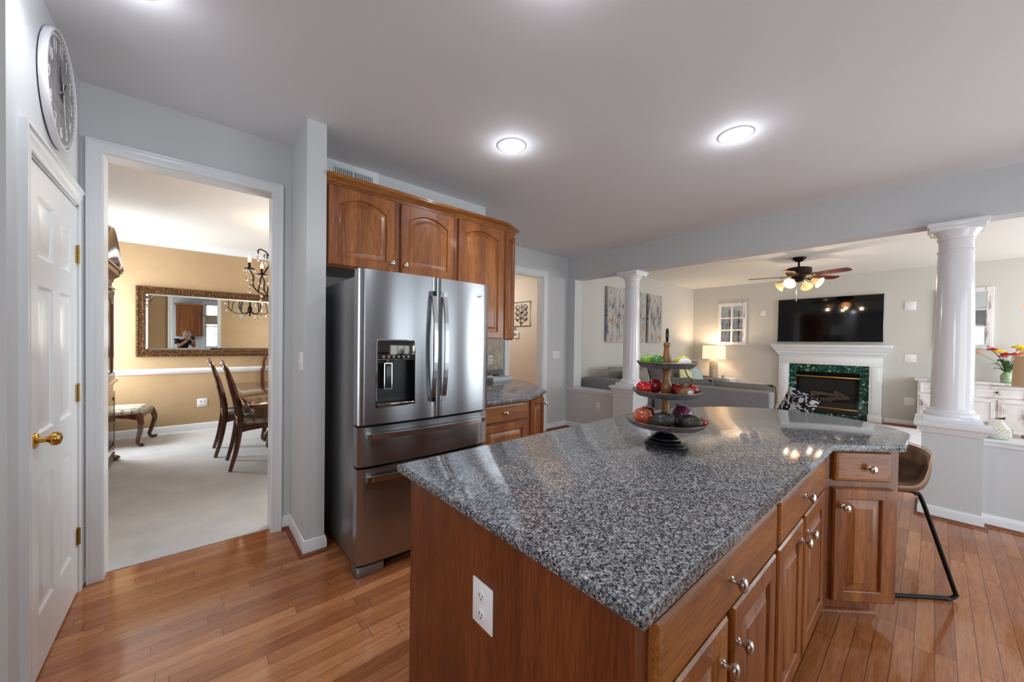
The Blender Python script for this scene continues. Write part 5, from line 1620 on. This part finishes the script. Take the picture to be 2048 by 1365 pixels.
def skin(name, c1, c2, c3=None, scale=14, rough=.3, stretch=(1, 1, .25), bump=.0):
    n = NT(name)
    f = n.noise(n.coords(stretch), scale, 4, .6)
    st = [(.3, c1), (.7, c2)] if c3 is None else [(.3, c1), (.5, c2), (.68, c3)]
    m = n.set(n.ramp(f, st), rough, 0, .2)
    if bump: n.bump(n.noise(n.coords(), 220, 2), bump, .002)
    return m
def apple_warp(d):
    r = 1 + .06 * d.z
    z = d.z
    k = math.hypot(d.x, d.y)
    z = z * (1 - .22 * max(0, 1 - k / .5) ** 1.0)
    return Vector((d.x * r, d.y * r, z * .92))
SKIN = {
    'apple': skin('blush_apple_skin', (140, 34, 34), (186, 92, 62), (212, 168, 92), 20, .25),
    'apple_red': skin('dark_red_apple_skin', (96, 16, 24), (140, 34, 38), (168, 90, 56), 28, .25),
    'tomato': skin('tomato_skin', (168, 20, 22), (196, 34, 30), None, 4, .12),
    'pom': skin('deep_red_skin', (128, 18, 28), (158, 30, 38), None, 6, .2),
    'lime': skin('light_lime_skin', (96, 150, 32), (134, 186, 52), None, 12, .35, (1, 1, 1), .3),
    'lime_dark': skin('dark_lime_skin', (44, 108, 34), (76, 136, 44), None, 12, .35, (1, 1, 1), .3),
    'lemon': skin('lemon_skin', (190, 184, 50), (214, 206, 78), None, 8, .35, (1, 1, 1), .3),
    'avocado': skin('avocado_skin', (32, 34, 28), (52, 54, 44), None, 60, .45, (1, 1, 1), .9),
    'onion': skin('red_onion_skin', (70, 22, 50), (112, 44, 84), (140, 78, 112), 26, .22),
    'kiwi': skin('kiwi_skin', (120, 86, 58), (146, 108, 76), None, 90, .8, (1, 1, 1), .5),
    'egg': skin('white_shell', (226, 226, 226), (238, 238, 236), None, 10, .4),
    'straw': skin('strawberry_skin', (180, 24, 36), (204, 44, 50), None, 60, .3),
}
STEM = plain('brown_stem', (92, 70, 46), .7)
LEAF = plain('green_calyx', (70, 100, 54), .6)
def wpos(lat, dep, zt):
    """a point on a tray: lat to the right and dep away as seen from the camera side"""
    n = Vector((SX, SY, 0)).normalized()
    rt = Vector((n.y, -n.x, 0))
    return Vector((SX, SY, 0)) + rt * lat + n * dep + Vector((0, 0, SZ + zt))
def fruit(name, cat, label, sk, r, lat, dep, zt, warp=None, rz=0, tilt=0, stem=None, sc=(1, 1, 1), group=None):
    t = thing(name, label, cat, wpos(lat, dep, zt), rz, group)
    m = MB(); m.ball((0, 0, 0), (r * sc[0], r * sc[1], r * sc[2]), 24, 16, warp=warp, M=Rx(tilt))
    zmin = min(v.co.z for v in m.bm.verts)
    for v in m.bm.verts: v.co.z -= zmin
    m.build('flesh', SKIN[sk], t, angle=80)
    topv = T(0, 0, -zmin) @ Rx(tilt)
    if stem == 'stem':
        MB().tube([topv @ Vector(p) for p in ((0, 0, r * .60), (.001, 0, r * .85), (.004, 0, r * 1.08))], [.0018, .0015, .0022], 6).build('stem', STEM, t)
    elif stem == 'nub':
        MB().lathe([(.004, 0), (.003, .004), (.0015, .006)], n=10, M=topv @ T(0, 0, r * sc[2] * .97)).build('stem', STEM, t)
    elif stem == 'calyx':
        m = MB()
        for k in range(5):
            a = k * 2 * PI / 5
            m.tube([topv @ Vector((x * math.cos(a), x * math.sin(a), z)) for x, z in ((0, r * .80), (.010, r * .92), (.020, r * .90))], [.0025, .002, .0005], 5)
        m.build('calyx', LEAF, t)
    return t
T1, T2, T3 = .0985, .2385, .3725
# bottom tray
fruit('apple', 'apple', 'large blushed apple at the left front of the bottom tray', 'apple', .0445, -.100, -.055, T1, apple_warp, 0, .1, 'stem')
fruit('apple', 'apple', 'dark red apple behind the blushed apple on the bottom tray', 'apple_red', .042, -.085, .048, T1, apple_warp, 1, -.05, 'stem')
pear = lambda d: Vector((d.x * (1 - .16 * d.z), d.y * (1 - .16 * d.z), d.z))
fruit('avocado', 'avocado', 'dark avocado lying in the front middle of the bottom tray', 'avocado', .036, -.008, -.104, T1, pear, .62, 1.45, 'nub', (1, 1, 1.42))
fruit('avocado', 'avocado', 'dark avocado leaning against the wooden post on the bottom tray', 'avocado', .028, .052, -.032, T1, pear, .75, 1.40, 'nub', (1, 1, 1.25))
fruit('avocado', 'avocado', 'rightmost dark avocado at the front of the bottom tray', 'avocado', .034, .104, -.086, T1, pear, .30, 1.5, 'nub', (1, 1, 1.40))
on = fruit('onion', 'onion', 'purple red onion on the bottom tray right of the wooden post', 'onion', .046, .072, .055, T1, lambda d: Vector((d.x * (1 - .06 * d.z), d.y * (1 - .06 * d.z), d.z * .95)), 0, -.6, None)
m = MB()
for k in range(14):
    a = k * .45
    m.tube([(-.002, .020 + .004 * math.cos(a), .074), (.010 * math.cos(a), .024 + .010 * math.sin(a), .088 + .003 * (k % 3))], [.002, .0006], 5)
m.build('root_tuft', plain('dry_onion_root', (96, 66, 60), .8), on)
fruit('strawberry', 'strawberry', 'small red strawberry at the right edge of the bottom tray', 'straw', .020, .155, -.015, T1, lambda d: Vector((d.x * (1 - .2 * d.z), d.y * (1 - .2 * d.z), d.z)), 0, .4, 'calyx', (1, 1, 1.1))
# middle tray
fruit('tomato', 'tomato', 'shiny red tomato alone at the left of the middle tray', 'tomato', .0355, -.098, -.045, T2, apple_warp, 0, .3, None)
fruit('pomegranate', 'fruit', 'deep red round fruit just left of the wooden post on the middle tray', 'pom', .038, -.050, .047, T2, None, 0, 0, None, (1, 1, .95))
fruit('apple', 'apple', 'dark striped apple just right of the wooden post on the middle tray', 'apple_red', .030, .036, .048, T2, apple_warp, 0, .3, 'stem')
fruit('tomato', 'tomato', 'red tomato right of the post on the middle tray, behind the kiwi', 'tomato', .0320, .064, -.010, T2, apple_warp, 0, .1, 'calyx')
v = fruit('tomato', 'tomato', 'red vine tomato at the right edge of the middle tray', 'tomato', .0300, .110, .032, T2, apple_warp, 0, -.1, 'calyx')
MB().tube(spline([(0, 0, .06), (.004, -.002, .075), (-.012, .012, .090), (-.024, .024, .128)], 5), [.003] * 15 + [.0025], 6).tube(spline([(-.004, .003, .082), (-.030, .015, .084), (-.055, .03, .076)], 4), [.0024] * 9, 6).build('vine', plain('dry_green_vine', (92, 100, 82), .7), v)
kw = fruit('kiwi', 'kiwi', 'brown kiwi with a blue and white sticker at the front of the middle tray', 'kiwi', .0255, .080, -.074, T2, None, .45, 1.5, None, (1, 1, 1.45))
nn = Vector((SX, SY, 0)).normalized()
st = MB().lathe([(.0125, 0), (.0125, .0006)], n=24, M=Rx(PI / 2) @ T(0, 0, 0)).lathe([(.008, .0006), (.008, .0009), (.004, .0009)], n=20, M=Rx(PI / 2))
so = st.build('sticker', plain('blue_white_sticker', (206, 222, 236), .3), kw)
so.matrix_world = T(0, 0, 0)
so.location = Rz(-.45) @ Vector((.018 * nn.y - .0230 * nn.x, -.018 * nn.x - .0230 * nn.y, .0258)); so.rotation_euler = (0, 0, -1.04)
# top tray
fruit('lime', 'lime', 'light green lime at the left of the top tray', 'lime', .0285, -.088, -.020, T3, None, 0, .2, 'nub', (1, 1, .95))
fruit('lime', 'lime', 'darker green lime between the light one and the post on the top tray', 'lime_dark', .0285, -.040, -.038, T3, None, 0, .9, 'nub', (1, 1, .95))
fruit('lemon', 'lemon', 'yellow lemon behind the white egg on the top tray', 'lemon', .0265, .068, .020, T3, lambda d: Vector((d.x, d.y, d.z * (1 + .10 * abs(d.z) ** 6))), .5, 1.5, None, (1, 1, 1.2))
fruit('egg', 'egg', 'small white egg shaped item in front of the lemon on the top tray', 'egg', .0225, .076, -.036, T3, None, .45, 1.5, None, (1, 1, 1.28))

# ------------------------------------------------------------------ behind the camera (seen in the dining room mirror)
def behind():
    t = thing('upper_cabinet', 'cherry wall cabinet beside the kitchen window, seen in the dining room mirror', 'cabinet', (-.45, -1.748, 1.43))
    MB().box(0, .65, .0, .33, 0, .98).build('cabinet_box', M['cherry_dark'], t, smooth=False)
    MB().panel(.61, .96, .02, .07, .06, M=T(.63, .33, .01) @ Rz(PI)).build('door', M['cherry'], t, angle=25)
    MB().sweep(CROWN, [(0, 0, .98), (0, .33, .98), (.65, .33, .98), (.65, 0, .98)][::-1]).build('crown_moulding', M['cherry_x'], t, angle=25)
    t = thing('sink_cabinet', 'cherry base cabinet run under the kitchen window behind the camera', 'cabinet', (-1.62, -1.748, 0))
    MB().box(0, 3.4, .0, .60, .10, .868).box(0, 3.4, 0, .53, 0, .10).build('cabinet_box', M['cherry_dark'], t, smooth=False)
    for k in range(6): MB().panel(.54, .74, .02, .06, 0, M=T(.03 + k * .565 + .54, .60, .115) @ Rz(PI)).build('door', M['cherry'], t, angle=25)
    tag(MB().box(-1.62, 1.80, -1.748, -1.12, .868, .9, .006).build('countertop', M['granite']), 'granite countertop under the kitchen window behind the camera', 'countertop')
    t = thing('kitchen_faucet', 'dark gooseneck faucet in front of the kitchen window, seen in the mirror', 'faucet', (.60, -1.58, .9005))
    MB().lathe([(.028, 0), (.028, .01), (.016, .02), (.014, .12)], n=16).tube(spline([(0, 0, .10), (0, 0, .25), (0, .03, .33), (0, .10, .36), (0, .17, .32), (0, .18, .26)], 5), .012, 8).build('spout', M['black_metal'], t)
    MB().tube([(.05, 0, .0), (.05, 0, .05), (.10, 0, .08)], .009, 8).build('lever', M['black_metal'], t)
    t = thing('window_valance', 'cream cafe valance on a dark rod across the kitchen window, seen in the mirror', 'curtain', (.525, -1.70, 1.84))
    MB().tube([(-.30, 0, .30), (.30, 0, .30)], .008, 8).ball((-.30, 0, .30), .018, 10, 8).ball((.30, 0, .30), .018, 10, 8).build('rod', M['black_metal'], t)
    n = 40
    MB().loft([[(-.27 + .54 * i / n, .012 * math.sin(i * 1.1) - .002, z) for i in range(n + 1)] for z in (.0, .30)], False, False).loft([[(-.27 + .54 * i / n, .012 * math.sin(i * 1.1) + .001, z) for i in range(n + 1)] for z in (.0, .30)], False, False).build('cloth', fabric('cream_valance_cloth', (206, 196, 170), (226, 218, 196)), t, angle=80)

    # photographer, standing behind the camera
    t = thing('person', 'person in a black shirt and dark trousers holding a camera up, seen in the mirror', 'person', (0, 0, 0))
    t.rotation_euler = (0, 0, 0)
    yaw = .85869
    Fv = Vector((math.cos(yaw), math.sin(yaw), 0)); Rv = Vector((math.sin(yaw), -math.cos(yaw), 0))
    def W(r, f, z): return tuple(Rv * r + Fv * f + Vector((0, 0, z)))
    def skinmesh(name, verts, edges, mat, sub=2):
        me = bpy.data.meshes.new(name)
        me.from_pydata([v[0] for v in verts], edges, [])
        o = bpy.data.objects.new(name, me); COL.objects.link(o); o.parent = t
        sk = o.modifiers.new('skin', 'SKIN'); sk.use_smooth_shade = True
        for i, v in enumerate(verts):
            q = me.skin_vertices[0].data[i]
            q.radius = v[1] if isinstance(v[1], tuple) else (v[1], v[1])
            q.use_root = i == 0
        s_ = o.modifiers.new('subdivision', 'SUBSURF'); s_.levels = s_.render_levels = sub
        me.materials.append(mat)
        return o
    sk_ = plain('skin', (206, 156, 130), .5)
    V = [(W(0, -.42, .92), (.135, .10)), (W(0, -.44, 1.08), (.13, .10)), (W(0, -.41, 1.24), (.15, .11)), (W(0, -.36, 1.33), .055), (W(0, -.30, 1.40), .05),
         (W(-.17, -.40, 1.28), .06), (W(-.24, -.28, 1.10), .045), (W(-.10, -.13, 1.30), .034),
         (W(.17, -.40, 1.28), .06), (W(.25, -.29, 1.10), .045), (W(.11, -.15, 1.34), .034),
         (W(-.10, -.42, .86), .095), (W(-.11, -.39, .48), .065), (W(-.11, -.43, .09), .045), (W(-.12, -.31, .04), .04),
         (W(.10, -.42, .86), .095), (W(.11, -.40, .48), .065), (W(.12, -.45, .09), .045), (W(.13, -.33, .04), .04)]
    E = [(0, 1), (1, 2), (2, 3), (3, 4), (2, 5), (5, 6), (6, 7), (2, 8), (8, 9), (9, 10), (0, 11), (11, 12), (12, 13), (13, 14), (0, 15), (15, 16), (16, 17), (17, 18)]
    skinmesh('body', V, E, sk_)
    # clothes follow the body a little outside it
    g = .010
    sh = [(V[0][0], (.145, .112))] + [(V[i][0], tuple(x + g for x in (V[i][1] if isinstance(V[i][1], tuple) else (V[i][1],) * 2))) for i in (1, 2)] + [(W(0, -.375, 1.31), .066), (V[5][0], .074), (W(-.22, -.33, 1.17), .062), (V[8][0], .074), (W(.22, -.34, 1.17), .062)]
    skinmesh('shirt', sh, [(0, 1), (1, 2), (2, 3), (2, 4), (4, 5), (2, 6), (6, 7)], plain('black_cotton', (22, 23, 28), .85))
    tr = [(V[0][0], (.148, .116)), (V[11][0], .108), (V[12][0], .080), (W(-.11, -.43, .12), .066), (V[15][0], .108), (V[16][0], .080), (W(.12, -.45, .12), .066)]
    skinmesh('trousers', tr, [(0, 1), (1, 2), (2, 3), (0, 4), (4, 5), (5, 6)], plain('dark_denim', (40, 46, 60), .85))
    for s, f in ((-.12, -.43), (.125, -.45)):
        m = MB(); m.ball(W(s, f + .07, .045), (.055, .055, .045), 14, 10)
        m2 = MB().loft([[W(s + x, f + y, z) for x, y in ((-.045, -.06), (.045, -.06), (.05, .10), (.02, .19), (-.02, .19), (-.05, .10))] for z in (0.001, .06)])
        m.bm.free(); m2.build('shoe', M['black'], t, angle=60)
    # head
    def head_warp(d):
        x, y, z = d
        w_ = 1 - .22 * max(0, -z) ** 1.3
        y2 = y * (1.0 if y < 0 else 1 - .10 * max(0, z))
        return Vector((x * w_, y2 * (1 - .10 * max(0, -z)), z))
    HM = Matrix.Translation(W(0, -.245, 1.455)) @ Rz(yaw - PI / 2)      # local +Y looks forward
    MB().ball((0, 0, 0), (.074, .094, .118), 28, 20, M=HM, warp=head_warp).ball((0, .098, -.012), (.013, .020, .022), 12, 8, M=HM).ball((0, .086, -.052), (.024, .010, .007), 12, 8, M=HM).ball((.076, -.01, -.01), (.010, .022, .032), 10, 8, M=HM).ball((-.076, -.01, -.01), (.010, .022, .032), 10, 8, M=HM).build('head', sk_, t, angle=80)
    for s in (-1, 1): MB().ball((s * .031, .082, .012), (.012, .010, .008), 12, 8, M=HM).build('eye', M['plate'], t)
    hair = MB()
    def hw(d):
        f = 1.0
        if d.y > .15 and d.z < .45: f = .80
        if d.z < -.55: f = .78
        return d * f
    hair.ball((0, -.012, .022), (.086, .100, .116), 28, 20, M=HM, warp=hw)
    hair.build('hair', mottled('grey_hair', (120, 112, 104), (176, 168, 158), 60, .7, .5, (1, 1, .2)), t, angle=80)
    # hands around the camera
    def hand(side):
        w0 = V[7][0] if side < 0 else V[10][0]
        base = Vector(W(side * .082, -.105, 1.345 if side < 0 else 1.375))
        me_v = [(w0, .026), (tuple((Vector(w0) + base) / 2), (.030, .020)), (tuple(base), (.034, .018))]
        skinmesh('hand', me_v, [(0, 1), (1, 2)], sk_, 1)
        for k in range(4):
            z = 1.325 + k * .020 + (0 if side < 0 else .018)
            ln = (.9, 1.0, .96, .8)[3 - k]
            p0 = W(side * .084, -.100, z); p1 = W(side * (.090), -.100 + .036 * ln, z); p2 = W(side * .074, -.100 + .058 * ln, z); p3 = W(side * .056, -.100 + .062 * ln, z)
            skinmesh('finger', [(p0, .0095), (p1, .009), (p2, .0085), (p3, .0075)], [(0, 1), (1, 2), (2, 3)], sk_, 1)
        skinmesh('thumb', [(W(side * .088, -.115, 1.345), .011), (W(side * .074, -.132, 1.36), .0105), (W(side * .052, -.138, 1.372), .009)], [(0, 1), (1, 2)], sk_, 1)
    hand(-1); hand(1)
    c = thing('photo_camera', 'black camera held up by the person, seen in the mirror', 'camera', (0, 0, 1.372), yaw - PI / 2)
    MB().box(-.072, .072, -.125, -.060, -.050, .040, .010).box(-.028, .028, -.120, -.058, .038, .072, .010).build('camera_body', M['black'], c)
    MB().lathe([(.036, -.062), (.038, -.055), (.038, -.03), (.041, -.026), (.041, -.016), (.036, -.014), (.030, -.020)], n=28, M=Rx(-PI / 2)).build('lens', M['black'], c)
behind()
